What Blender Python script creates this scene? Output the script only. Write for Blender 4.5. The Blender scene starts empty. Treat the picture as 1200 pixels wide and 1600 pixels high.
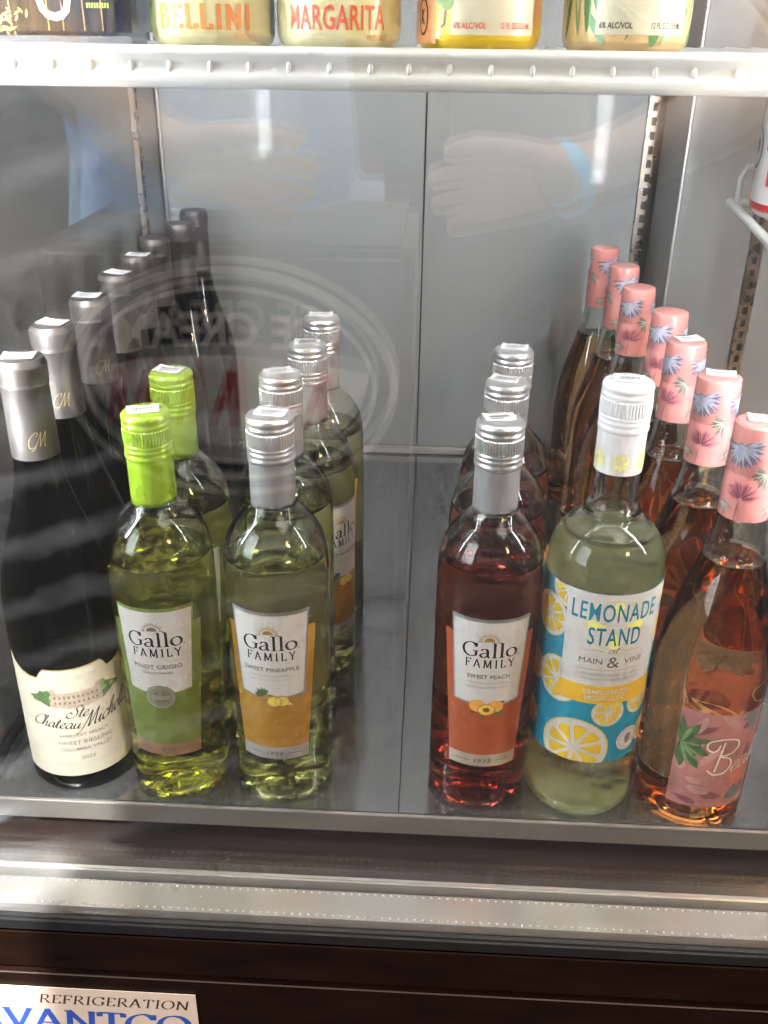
import bpy, bmesh, math, random
from mathutils import Vector, Matrix
random.seed(7)
R_ = math.radians
sc = bpy.context.scene
C = sc.collection

# ------------------------------------------------------------------ camera
cam_d = bpy.data.cameras.new('camera'); cam = bpy.data.objects.new('camera', cam_d); C.objects.link(cam)
fw = Vector((-0.0394, 0.8893, -0.4556)); rt = Vector((0.9987, 0.0501, 0.0115)); up = Vector((-0.0331, 0.4545, 0.8901))
CAMPOS = Vector((0, 0, 0.521))
m = Matrix.Identity(4)
for i in range(3):
    m[i][0] = rt[i]; m[i][1] = up[i]; m[i][2] = -fw[i]; m[i][3] = CAMPOS[i]
cam.matrix_world = m
cam_d.sensor_fit = 'VERTICAL'; cam_d.sensor_height = 24; cam_d.lens = 24*1486.6/1600
cam_d.clip_start = 0.002; cam_d.clip_end = 100
sc.camera = cam

# ------------------------------------------------------------------ world, lamps, exposure
w = bpy.data.worlds.new('World'); sc.world = w; w.use_nodes = True
w.node_tree.nodes['Background'].inputs[0].default_value = (0.275, 0.275, 0.28, 1)
w.node_tree.nodes['Background'].inputs[1].default_value = 0.12

def area(name, loc, target, sx, sy, energy, col):
    l = bpy.data.lights.new(name, 'AREA'); l.shape = 'RECTANGLE'; l.size = sx; l.size_y = sy
    l.energy = energy; l.color = col
    o = bpy.data.objects.new(name, l); C.objects.link(o); o.location = loc
    o.rotation_euler = (Vector(target)-Vector(loc)).to_track_quat('-Z', 'Y').to_euler()
    return o
area('shop_window_light', (-2.1, -0.75, 0.95), (-0.1, 0.5, 0.15), 1.2, 1.6, 90, (0.90, 0.95, 1.0))
area('ceiling_light', (0.15, 0.20, 2.1), (0.0, -0.15, 0.0), 2.4, 1.1, 82, (1.0, 0.93, 0.84))
area('warm_lamp', (1.15, -0.85, 1.15), (0.1, 0.5, 0.0), 0.22, 0.22, 28, (1.0, 0.62, 0.33))
s = bpy.data.lights.new('sun_beam', 'SPOT'); s.energy = 260; s.spot_size = R_(75.2); s.spot_blend = 0.03
s.shadow_soft_size = 0.012; s.color = (1.0, 0.97, 0.92)
so = bpy.data.objects.new('sun_beam', s); C.objects.link(so); so.location = (-0.43, -0.18, 0.95)
so.rotation_euler = (Vector((-0.930, 0.50, 0.23))-Vector(so.location)).to_track_quat('-Z', 'Y').to_euler()

vs = sc.view_settings
vs.view_transform = 'Standard'; vs.look = 'None'; vs.exposure = 0.25; vs.gamma = 1.0; vs.use_curve_mapping = False
cy = sc.cycles
cy.use_denoising = True
cy.max_bounces = 12; cy.transmission_bounces = 11; cy.glossy_bounces = 5; cy.diffuse_bounces = 3
cy.use_adaptive_sampling = True; cy.adaptive_threshold = 0.09; cy.adaptive_min_samples = 16
cy.transparent_max_bounces = 32; cy.volume_bounces = 0
cy.sample_clamp_indirect = 40.0; cy.blur_glossy = 0.0
cy.caustics_reflective = True; cy.caustics_refractive = True

# ------------------------------------------------------------------ materials
def nodes(name):
    mt = bpy.data.materials.new(name); mt.use_nodes = True
    nt = mt.node_tree; return mt, nt, nt.nodes['Principled BSDF'], nt.nodes['Material Output']
def mat(name, col, rough=0.5, metal=0.0, var=0.06, scale=60, coat=0.0, bump=0.0, spec=0.5, stretch=(1, 1, 1), coat_r=0.08, trans=0.0, sss=0.0):
    mt, nt, b, out = nodes(name)
    L = nt.links.new
    tc = nt.nodes.new('ShaderNodeTexCoord'); mp = nt.nodes.new('ShaderNodeMapping'); mp.inputs['Scale'].default_value = stretch
    L(tc.outputs['Object'], mp.inputs['Vector'])
    nz = nt.nodes.new('ShaderNodeTexNoise'); nz.inputs['Scale'].default_value = scale; nz.inputs['Detail'].default_value = 5
    L(mp.outputs[0], nz.inputs['Vector'])
    rp = nt.nodes.new('ShaderNodeValToRGB')
    rp.color_ramp.elements[0].position = 0.3; rp.color_ramp.elements[1].position = 0.7
    rp.color_ramp.elements[0].color = tuple(c*(1-var) for c in col)+(1,)
    rp.color_ramp.elements[1].color = tuple(min(1, c*(1+var)) for c in col)+(1,)
    L(nz.outputs['Fac'], rp.inputs['Fac']); L(rp.outputs['Color'], b.inputs['Base Color'])
    mr = nt.nodes.new('ShaderNodeMapRange'); mr.inputs['To Min'].default_value = rough*0.82; mr.inputs['To Max'].default_value = min(1, rough*1.2)
    L(nz.outputs['Fac'], mr.inputs['Value']); L(mr.outputs[0], b.inputs['Roughness'])
    b.inputs['Metallic'].default_value = metal; b.inputs['Coat Weight'].default_value = coat; b.inputs['Coat Roughness'].default_value = coat_r
    b.inputs['Specular IOR Level'].default_value = spec
    if trans: b.inputs['Transmission Weight'].default_value = trans
    if sss:
        b.inputs['Subsurface Weight'].default_value = sss; b.inputs['Subsurface Radius'].default_value = (0.01, 0.008, 0.006)
    if bump:
        bp = nt.nodes.new('ShaderNodeBump'); bp.inputs['Strength'].default_value = bump; bp.inputs['Distance'].default_value = 0.001
        L(nz.outputs['Fac'], bp.inputs['Height']); L(bp.outputs[0], b.inputs['Normal'])
    return mt
def glass(name, sigma, ior=1.46, wave=0.0):
    """bottle glass: tinted refraction under a clear reflection"""
    mt, nt, b, out = nodes(name); nt.nodes.remove(b)
    L = nt.links.new
    g = nt.nodes.new('ShaderNodeBsdfRefraction'); g.inputs['IOR'].default_value = ior; g.inputs['Roughness'].default_value = 0.0
    g.inputs['Color'].default_value = tuple(sigma)+(1,)
    gl = nt.nodes.new('ShaderNodeBsdfGlossy'); gl.inputs['Roughness'].default_value = 0.0
    fr = nt.nodes.new('ShaderNodeFresnel'); fr.inputs['IOR'].default_value = ior
    tr = nt.nodes.new('ShaderNodeBsdfTransparent'); tr.inputs[0].default_value = tuple(sigma)+(1,)
    m0 = nt.nodes.new('ShaderNodeMixShader'); m0.inputs[0].default_value = wave
    L(g.outputs[0], m0.inputs[1]); L(tr.outputs[0], m0.inputs[2])
    m1 = nt.nodes.new('ShaderNodeMixShader'); L(fr.outputs[0], m1.inputs[0]); L(m0.outputs[0], m1.inputs[1]); L(gl.outputs[0], m1.inputs[2])
    L(m1.outputs[0], out.inputs['Surface'])
    tc = nt.nodes.new('ShaderNodeTexCoord'); nz = nt.nodes.new('ShaderNodeTexNoise'); nz.inputs['Scale'].default_value = 28
    L(tc.outputs['Object'], nz.inputs['Vector'])
    bp = nt.nodes.new('ShaderNodeBump'); bp.inputs['Strength'].default_value = 0.02; bp.inputs['Distance'].default_value = 0.004
    L(nz.outputs['Fac'], bp.inputs['Height'])
    for n_ in (g, gl, fr): L(bp.outputs[0], n_.inputs['Normal'])
    return mt
def wine(name, T, haze=0.0):
    """clear liquid: T = share of red, green, blue light left after crossing the bottle (two skins, so the root is used at each)"""
    mt, nt, b, out = nodes(name); nt.nodes.remove(b); L = nt.links.new
    lw = nt.nodes.new('ShaderNodeLayerWeight'); lw.inputs['Blend'].default_value = 0.5
    rp = nt.nodes.new('ShaderNodeValToRGB')          # a chord near the rim is shorter than one through the middle
    rp.color_ramp.elements[0].color = tuple(t**0.5 for t in T)+(1,); rp.color_ramp.elements[0].position = 0.25
    rp.color_ramp.elements[1].color = tuple(t**0.15 for t in T)+(1,); rp.color_ramp.elements[1].position = 1.0
    L(lw.outputs['Facing'], rp.inputs['Fac'])
    t = nt.nodes.new('ShaderNodeBsdfTransparent'); L(rp.outputs[0], t.inputs[0]); 
    tl = nt.nodes.new('ShaderNodeBsdfTranslucent'); tl.inputs[0].default_value = tuple(min(1, t_*1.0) for t_ in T)+(1,)
    mx = nt.nodes.new('ShaderNodeMixShader'); mx.inputs[0].default_value = haze
    L(t.outputs[0], mx.inputs[1]); L(tl.outputs[0], mx.inputs[2]); L(mx.outputs[0], out.inputs['Surface']); return mt
def emit(name, col, st):
    mt, nt, b, out = nodes(name); b.inputs['Base Color'].default_value = (0.8, 0.8, 0.8, 1)
    b.inputs['Emission Color'].default_value = col+(1,); b.inputs['Emission Strength'].default_value = st
    return mt
def pane_mat(name, glare):
    mt, nt, b, out = nodes(name); nt.nodes.remove(b); L = nt.links.new
    lw = nt.nodes.new('ShaderNodeLayerWeight'); lw.inputs['Blend'].default_value = 0.5
    pw = nt.nodes.new('ShaderNodeMath'); pw.operation = 'POWER'; pw.inputs[1].default_value = 5; L(lw.outputs['Facing'], pw.inputs[0])
    ma = nt.nodes.new('ShaderNodeMath'); ma.operation = 'MULTIPLY_ADD'; ma.inputs[1].default_value = 0.95; ma.inputs[2].default_value = 0.078
    L(pw.outputs[0], ma.inputs[0])
    tr = nt.nodes.new('ShaderNodeBsdfTransparent'); tr.inputs[0].default_value = (0.985, 0.992, 0.99, 1)
    gl = nt.nodes.new('ShaderNodeBsdfGlossy'); gl.inputs['Roughness'].default_value = 0.0
    mx = nt.nodes.new('ShaderNodeMixShader'); L(ma.outputs[0], mx.inputs[0]); L(tr.outputs[0], mx.inputs[1]); L(gl.outputs[0], mx.inputs[2])
    last = mx
    if glare:
        # glare streaks painted in: long faint pale bands on the glass, strongest at left
        tc = nt.nodes.new('ShaderNodeTexCoord'); mp = nt.nodes.new('ShaderNodeMapping')
        mp.inputs['Rotation'].default_value = (0, R_(24), 0); mp.inputs['Scale'].default_value = (0.8, 1, 1)
        L(tc.outputs['Object'], mp.inputs['Vector'])
        nz = nt.nodes.new('ShaderNodeTexWave'); nz.wave_type = 'BANDS'; nz.bands_direction = 'Z'; nz.wave_profile = 'SIN'
        nz.inputs['Scale'].default_value = 9.5; nz.inputs['Distortion'].default_value = 2.0; nz.inputs['Detail'].default_value = 3; nz.inputs['Detail Scale'].default_value = 5.0
        L(mp.outputs[0], nz.inputs['Vector'])
        rp = nt.nodes.new('ShaderNodeValToRGB'); rp.color_ramp.elements[0].position = 0.62; rp.color_ramp.elements[1].position = 1.0
        L(nz.outputs['Fac'], rp.inputs['Fac'])
        n2 = nt.nodes.new('ShaderNodeTexNoise'); n2.inputs['Scale'].default_value = 9; n2.inputs['Detail'].default_value = 6; L(tc.outputs['Object'], n2.inputs['Vector'])
        sx = nt.nodes.new('ShaderNodeSeparateXYZ'); L(tc.outputs['Object'], sx.inputs[0])
        mr = nt.nodes.new('ShaderNodeMapRange'); mr.inputs['From Min'].default_value = -0.05; mr.inputs['From Max'].default_value = -0.26
        mr.inputs['To Min'].default_value = 0.05; mr.inputs['To Max'].default_value = 1.0; L(sx.outputs[0], mr.inputs['Value'])
        m1 = nt.nodes.new('ShaderNodeMath'); m1.operation = 'MULTIPLY'; L(rp.outputs['Color'], m1.inputs[0]); L(mr.outputs[0], m1.inputs[1])
        m3 = nt.nodes.new('ShaderNodeMath'); m3.operation = 'MULTIPLY'; L(m1.outputs[0], m3.inputs[0])
        r2 = nt.nodes.new('ShaderNodeValToRGB'); r2.color_ramp.elements[0].position = 0.38; r2.color_ramp.elements[1].position = 0.66
        L(n2.outputs['Fac'], r2.inputs['Fac']); L(r2.outputs['Color'], m3.inputs[1])
        m2 = nt.nodes.new('ShaderNodeMath'); m2.operation = 'MULTIPLY_ADD'; m2.inputs[1].default_value = 0.065; m2.inputs[2].default_value = 0.0022  # the constant adds an even painted veil of glare
        L(m3.outputs[0], m2.inputs[0])
        df = nt.nodes.new('ShaderNodeBsdfDiffuse'); df.inputs[0].default_value = (0.76, 0.82, 0.92, 1)  # bluish white of the painted glare
        mx2 = nt.nodes.new('ShaderNodeMixShader'); L(m2.outputs[0], mx2.inputs[0]); L(mx.outputs[0], mx2.inputs[1]); L(df.outputs[0], mx2.inputs[2])
        last = mx2
    L(last.outputs[0], out.inputs['Surface']); return mt

def thin_paper(name, col, share):
    mt, nt, b, out = nodes(name); b.inputs['Base Color'].default_value = col+(1,); b.inputs['Roughness'].default_value = 0.6
    tl = nt.nodes.new('ShaderNodeBsdfTranslucent'); tl.inputs[0].default_value = col+(1,)
    mx = nt.nodes.new('ShaderNodeMixShader'); mx.inputs[0].default_value = share
    nt.links.new(b.outputs[0], mx.inputs[1]); nt.links.new(tl.outputs[0], mx.inputs[2]); nt.links.new(mx.outputs[0], out.inputs['Surface']); return mt
M = {}
M['back_paper'] = thin_paper('back_label_paper', (0.85, 0.84, 0.80), 0.55)
M['liner'] = mat('liner_grey', (0.2, 0.2, 0.198), 0.45, 0.0, 0.03, 6, coat=0.09, coat_r=0.022, spec=0.3, stretch=(1, 1, 0.6))
M['seam'] = mat('seam_dark', (0.02, 0.02, 0.02), 0.7)
M['floor'] = mat('floor_steel', (0.33, 0.33, 0.34), 0.15, 0.85, 0.10, 14, stretch=(5, 0.8, 1), bump=0.012)
M['lip'] = mat('lip_steel', (0.44, 0.41, 0.39), 0.32, 0.6, 0.06, 30, stretch=(0.4, 1, 1))
M['sill'] = mat('sill_dark', (0.030, 0.018, 0.014), 0.20, 0.0, 0.25, 40, stretch=(0.2, 1, 1), spec=0.18)
M['sill2'] = mat('sill_grey', (0.05, 0.038, 0.033), 0.30, 0.0, 0.2, 40, stretch=(0.2, 1, 1), spec=0.18)
M['alu'] = mat('aluminium', (0.5, 0.485, 0.47), 0.22, 0.6, 0.05, 50, stretch=(0.2, 1, 1))
M['bright_alu'] = mat('bright_aluminium', (0.66, 0.64, 0.62), 0.3, 0.7, 0.03)
M['frame'] = mat('black_brown_frame', (0.009, 0.0038, 0.0024), 0.42, 0.0, 0.3, 60, stretch=(0.3, 1, 1), bump=0.05, spec=0.14)
M['gasket'] = mat('black_gasket', (0.008, 0.008, 0.009), 0.5)
M['white_coat'] = mat('white_coating', (0.493, 0.493, 0.472), 0.30, 0.0, 0.03, 80, coat=0.3, bump=0.02)
M['standard'] = mat('standard_steel', (0.26, 0.215, 0.185), 0.28, 0.85, 0.1, 60)
M['slot'] = mat('slot_dark', (0.03, 0.025, 0.022), 0.5)
M['brass'] = mat('brass', (0.70, 0.50, 0.16), 0.3, 1.0)
M['led'] = emit('led_diode', (0.93, 0.96, 1.0), 260)
M['led_diffuser'] = emit('led_diffuser', (0.92, 0.96, 1.0), 110)  # glow of the strip added behind the diodes
M['led_house'] = mat('led_housing', (0.7, 0.7, 0.7), 0.4)
M['pane'] = pane_mat('door_glass_outer', True); M['pane_in'] = pane_mat('door_glass_inner', False)
M['glass_clear'] = glass('bottle_glass_green_tint', (0.98, 0.99, 0.95), wave=0.05)
M['glass_flint'] = glass('bottle_glass_flint', (0.97, 0.985, 0.97), wave=0.05)
M['glass_dark'] = glass('bottle_glass_dark', (0.055, 0.065, 0.12))
M['w_pinot'] = wine('wine_pinot', (1.0, 0.98, 0.34), 0.05)
M['w_pine'] = wine('wine_pineapple', (1.0, 1.0, 0.70), 0.05)
M['w_peach'] = wine('wine_peach', (0.92, 0.38, 0.28), 0.02)
M['w_rose'] = wine('wine_rose', (0.97, 0.56, 0.26), 0.02)
M['w_dark'] = wine('wine_riesling', (0.88, 0.92, 0.4), 0.1)
M['w_lemon'] = wine('lemonade_wine', (0.97, 1.0, 0.76), 0.3)
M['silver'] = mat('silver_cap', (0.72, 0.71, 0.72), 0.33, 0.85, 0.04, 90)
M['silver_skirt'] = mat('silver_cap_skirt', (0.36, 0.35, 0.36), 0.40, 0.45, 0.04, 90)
M['lime'] = mat('lime_cap', (0.32, 0.5, 0.03), 0.28, 0.25, 0.04, 60, coat=0.3)
M['lime_print'] = mat('lime_cap_print', (0.33, 0.36, 0.03), 0.5)
M['white_cap'] = mat('white_cap', (0.666, 0.657, 0.675), 0.28, 0.0, 0.02, 60, coat=0.3)
M['pink_cap'] = mat('pink_cap', (0.62, 0.245, 0.225), 0.25, 0.05, 0.04, 40, coat=0.5)
M['taupe'] = mat('taupe_capsule', (0.115, 0.1, 0.094), 0.46, 0.7, 0.06, 70)
M['gold'] = mat('gold_print', (0.62, 0.50, 0.24), 0.35, 0.6)
M['paper'] = mat('label_paper', (0.80, 0.77, 0.72), 0.55, 0, 0.03, 120, bump=0.06)
M['paper_w'] = mat('label_white', (0.619, 0.602, 0.585), 0.5, 0, 0.03, 120, bump=0.06)
M['paper_cream'] = mat('label_cream', (0.541, 0.5, 0.426), 0.55, 0, 0.04, 100, bump=0.06)
M['ink'] = mat('ink_black', (0.020, 0.013, 0.018), 0.5)
M['ink_soft'] = mat('ink_grey', (0.20, 0.17, 0.17), 0.5)
M['ink_pale'] = mat('ink_pale_grey', (0.42, 0.39, 0.38), 0.5)
M['ink_mark'] = mat('sticker_ink', (0.1, 0.1, 0.12), 0.5)
M['sticker'] = mat('price_sticker_paper', (0.705, 0.697, 0.714), 0.6)
M['grey_edge'] = mat('label_silver_edge', (0.36, 0.35, 0.36), 0.35, 0.5)
M['olive_edge'] = mat('label_olive_edge', (0.22, 0.27, 0.08), 0.4, 0.2)
M['lab_green'] = mat('label_green', (0.18, 0.243, 0.045), 0.45, 0.1, 0.10, 90)
M['lab_green_ray'] = mat('label_green_ray', (0.13, 0.18, 0.035), 0.45)
M['lab_amber'] = mat('label_amber', (0.399, 0.204, 0.024), 0.45, 0.0, 0.08, 90)
M['lab_amber_dot'] = mat('label_amber_bubble', (0.70, 0.45, 0.12), 0.45)
M['lab_peach'] = mat('label_peach', (0.391, 0.085, 0.024), 0.45, 0.0, 0.08, 90)
M['lab_peach_dot'] = mat('label_peach_bubble', (0.72, 0.30, 0.12), 0.45)
M['band_copper'] = mat('band_copper', (0.42, 0.25, 0.14), 0.4, 0.4)
M['band_silver'] = mat('band_silver', (0.45, 0.43, 0.43), 0.4, 0.35)
M['band_champagne'] = mat('band_champagne', (0.55, 0.48, 0.37), 0.4, 0.3)
M['sun_gold'] = mat('sun_gold', (0.48, 0.33, 0.10), 0.4, 0.3)
M['sun_brown'] = mat('sun_brown', (0.28, 0.18, 0.10), 0.4, 0.3)
M['seal'] = mat('seal_pewter', (0.22, 0.21, 0.15), 0.4, 0.2)
M['seal2'] = mat('seal_light', (0.42, 0.42, 0.32), 0.4)
M['teal'] = mat('label_teal', (0.015, 0.27, 0.42), 0.42, 0, 0.05, 60)
M['teal_ink'] = mat('ink_teal', (0.02, 0.24, 0.34), 0.45)
M['lemon'] = mat('lemon_segment', (0.765, 0.522, 0.027), 0.45, 0, 0.08, 120)
M['lemon_rim'] = mat('lemon_rim', (0.78, 0.55, 0.10), 0.45)
M['lemon_pale'] = mat('lemon_pale', (0.86, 0.83, 0.22), 0.45)
M['lemon_orange'] = mat('lemon_band', (0.78, 0.46, 0.03), 0.45)
M['leaf'] = mat('leaf_green', (0.085, 0.16, 0.065), 0.5, 0, 0.25, 200)
M['leaf_l'] = mat('leaf_light', (0.22, 0.33, 0.13), 0.5, 0, 0.25, 200)
M['pineapple'] = mat('pineapple_flesh', (0.80, 0.62, 0.10), 0.5, 0, 0.1, 200)
M['husk'] = mat('pineapple_husk', (0.36, 0.22, 0.06), 0.5, 0, 0.3, 300)
M['peach_f'] = mat('peach_flesh', (0.85, 0.40, 0.07), 0.5, 0, 0.15, 200)
M['peach_r'] = mat('peach_stone', (0.35, 0.06, 0.03), 0.5)
M['stonework'] = mat('chateau_stone', (0.40, 0.32, 0.26), 0.5, 0, 0.15, 200)
M['stone_dark'] = mat('chateau_window', (0.20, 0.15, 0.12), 0.5)
M['mauve'] = mat('label_mauve', (0.46, 0.19, 0.175), 0.45, 0, 0.28, 35)
M['mauve_d'] = mat('label_mauve_leaf', (0.26, 0.1, 0.12), 0.45, 0, 0.2, 60)
M['mauve_p'] = mat('label_pink_leaf', (0.58, 0.31, 0.28), 0.45, 0, 0.2, 60)
M['mauve_g'] = mat('label_grey_leaf', (0.20, 0.20, 0.20), 0.45, 0, 0.2, 60)
M['coral'] = mat('label_coral_flower', (0.62, 0.20, 0.14), 0.45, 0, 0.2, 60)
M['cream_ink'] = mat('ink_cream', (0.85, 0.80, 0.68), 0.45)
M['pet_blue'] = mat('petal_blue', (0.34, 0.345, 0.42), 0.4, 0, 0.2, 300)
M['pet_blue_d'] = mat('petal_slate', (0.14, 0.11, 0.16), 0.4, 0, 0.2, 300)
M['pet_rose'] = mat('petal_rose', (0.48, 0.155, 0.175), 0.4, 0, 0.2, 300)
M['pet_plum'] = mat('petal_plum', (0.24, 0.075, 0.105), 0.4, 0, 0.2, 300)
M['pet_leaf'] = mat('petal_leaf', (0.15, 0.14, 0.115), 0.4, 0, 0.3, 300)
M['pet_leaf_l'] = mat('petal_leaf_pale', (0.36, 0.36, 0.29), 0.4, 0, 0.3, 300)
M['can_cream'] = mat('can_cream', (0.64, 0.592, 0.304), 0.32, 0, 0.04, 40, coat=0.4)
M['can_lime'] = mat('can_lime_edge', (0.50, 0.68, 0.12), 0.35)
M['can_orange_ink'] = mat('ink_orange', (0.75, 0.25, 0.03), 0.45)
M['can_red_ink'] = mat('ink_red', (0.70, 0.09, 0.025), 0.45)
M['can_orange'] = mat('can_orange', (0.80, 0.36, 0.16), 0.32, 0.1, 0.05, 40, coat=0.4)
M['can_yellow'] = mat('can_yellow', (0.722, 0.493, 0.017), 0.32, 0.1, 0.05, 40, coat=0.4)
M['can_tan'] = mat('can_tan', (0.70, 0.50, 0.24), 0.32, 0.1, 0.05, 40, coat=0.4)
M['can_green'] = mat('can_green', (0.08, 0.22, 0.06), 0.32, 0.1, 0.15, 40, coat=0.4)
M['can_panel'] = mat('can_panel', (0.592, 0.56, 0.416), 0.35, 0.1, 0.03, 40)
M['can_metal'] = mat('can_metal', (0.75, 0.75, 0.75), 0.22, 1.0)
M['can_red'] = mat('can_red', (0.42, 0.03, 0.03), 0.3, 0.2, 0.2, 80, coat=0.3)
M['can_white'] = mat('can_white', (0.45, 0.43, 0.42), 0.3, 0.2, 0.05, 80, coat=0.3)
M['pack_dark'] = mat('pack_dark_brown', (0.060, 0.042, 0.024), 0.2, 0, 0.5, 90, coat=0.8, stretch=(3, 1, 0.5))
M['pack_gold'] = mat('pack_gold_print', (0.50, 0.34, 0.13), 0.3, 0.2, 0.4, 250)
M['pack_ink'] = mat('pack_cream_print', (0.66, 0.58, 0.46), 0.35)
M['badge_paper'] = mat('badge_paper', (0.525, 0.435, 0.36), 0.5, 0, 0.03, 90)
M['badge_ink'] = mat('badge_dark_ink', (0.05, 0.02, 0.02), 0.5)
M['badge_blue'] = mat('badge_blue_ink', (0.025, 0.07, 0.34), 0.5, 0, 0.15, 40)
M['skin'] = mat('skin', (0.33, 0.215, 0.155), 0.5, 0, 0.06, 60)
M['denim'] = mat('blue_denim', (0.3, 0.5, 0.75), 0.8, 0, 0.2, 90)
M['shirt'] = mat('blue_shirt', (0.09, 0.27, 0.66), 0.85, 0, 0.15, 60)
M['hair'] = mat('brown_hair', (0.07, 0.04, 0.025), 0.6, 0, 0.3, 200)
M['shoe'] = mat('grey_shoe', (0.2, 0.2, 0.2), 0.6)
M['phone'] = mat('phone_black', (0.02, 0.02, 0.022), 0.15, 0, 0.05)
M['band_cyan'] = mat('wrist_band_blue', (0.05, 0.42, 0.80), 0.5)
M['fz_white'] = mat('freezer_grey', (0.07, 0.07, 0.075), 0.4)
M['fz_navy'] = mat('sign_navy', (0.03, 0.035, 0.06), 0.5)
M['fz_light'] = mat('sign_light', (0.85, 0.83, 0.78), 0.5)
M['fz_red'] = mat('sign_red', (0.55, 0.05, 0.05), 0.5)

# ------------------------------------------------------------------ object helpers
def link(name, me, parent=None, mt=None):
    o = bpy.data.objects.new(name, me); C.objects.link(o)
    if parent: o.parent = parent
    if mt is not None and me is not None: me.materials.append(M[mt] if isinstance(mt, str) else mt)
    return o
def tag(o, label, cat, group=None):
    o['label'] = label; o['category'] = cat
    if group: o['group'] = group
    return o
def thing(name, label, cat, loc=(0, 0, 0), rz=0, group=None):
    o = link(name, None); o.location = loc; o.rotation_euler = (0, 0, rz); o.empty_display_size = 0.02
    return tag(o, label, cat, group)
def struct(o): o['kind'] = 'structure'; return o
def copy_tree(o, parent=None):
    c = o.copy(); C.objects.link(c); c.parent = parent
    for ch in o.children: copy_tree(ch, c)
    return c
def finish(bm, name, smooth=None):
    me = bpy.data.meshes.new(name); bm.to_mesh(me); bm.free()
    if smooth is not None:
        me.shade_smooth(); me.set_sharp_from_angle(angle=R_(smooth))
    return me
def box_me(name, x0, x1, y0, y1, z0, z1, bevel=0.0):
    bm = bmesh.new()
    bmesh.ops.create_cube(bm, size=1)
    for v in bm.verts:
        v.co = Vector((x0+(v.co.x+.5)*(x1-x0), y0+(v.co.y+.5)*(y1-y0), z0+(v.co.z+.5)*(z1-z0)))
    if bevel: bmesh.ops.bevel(bm, geom=bm.edges[:], offset=bevel, segments=2, affect='EDGES', clamp_overlap=True)
    return finish(bm, name, 40 if bevel else None)
def box(name, dims, mt, parent=None, bevel=0.0): return link(name, box_me(name, *dims, bevel=bevel), parent, mt)
def lathe_bm(bm, prof, n=64, rmod=None):
    rings = []
    for r, z in prof:
        if r < 1e-6: rings.append([bm.verts.new((0, 0, z))]); continue
        ring = []
        for i in range(n):
            a = 2*math.pi*i/n; rr = r*(rmod(i) if rmod else 1)
            ring.append(bm.verts.new((rr*math.sin(a), -rr*math.cos(a), z)))
        rings.append(ring)
    for a, b in zip(rings, rings[1:]):
        for i in range(n):
            j = (i+1) % n
            if len(a) == 1 and len(b) == 1: continue
            if len(a) == 1: bm.faces.new((a[0], b[j], b[i]))
            elif len(b) == 1: bm.faces.new((a[i], a[j], b[0]))
            else: bm.faces.new((a[i], a[j], b[j], b[i]))
def lathe(name, prof, mt, parent=None, n=64, smooth=35, rmod=None):
    bm = bmesh.new(); lathe_bm(bm, prof, n, rmod)
    return link(name, finish(bm, name, smooth), parent, mt)
def smooth_prof(prof, k=4):
    """Catmull-Rom resample of a profile"""
    out = []
    P = [prof[0]]+list(prof)+[prof[-1]]
    for i in range(1, len(P)-2):
        p0, p1, p2, p3 = P[i-1:i+3]
        for j in range(k):
            t = j/k
            out.append(tuple(0.5*((2*p1[d])+(-p0[d]+p2[d])*t+(2*p0[d]-5*p1[d]+4*p2[d]-p3[d])*t*t+(-p0[d]+3*p1[d]-3*p2[d]+p3[d])*t**3) for d in (0, 1)))
    out.append(tuple(prof[-1])); return out
def tube_bm(bm, pts, r, n=8, caps=True):
    pts = [Vector(p) for p in pts]; prev = None; u = None
    for i, p in enumerate(pts):
        d = (pts[min(i+1, len(pts)-1)]-pts[max(i-1, 0)]).normalized()
        if u is None: u = d.orthogonal().normalized()
        u = (u-d*u.dot(d)).normalized(); v = d.cross(u)
        rr = r[i] if isinstance(r, (list, tuple)) else r
        ring = [bm.verts.new(p+rr*(math.cos(2*math.pi*k/n)*u+math.sin(2*math.pi*k/n)*v)) for k in range(n)]
        if prev:
            for k in range(n): bm.faces.new((prev[k], prev[(k+1) % n], ring[(k+1) % n], ring[k]))
        elif caps: bm.faces.new(ring[::-1])
        prev = ring
    if caps: bm.faces.new(prev)
def tube(name, pts, r, mt, parent=None, n=8):
    bm = bmesh.new(); tube_bm(bm, pts, r, n); return link(name, finish(bm, name, 50), parent, mt)

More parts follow.
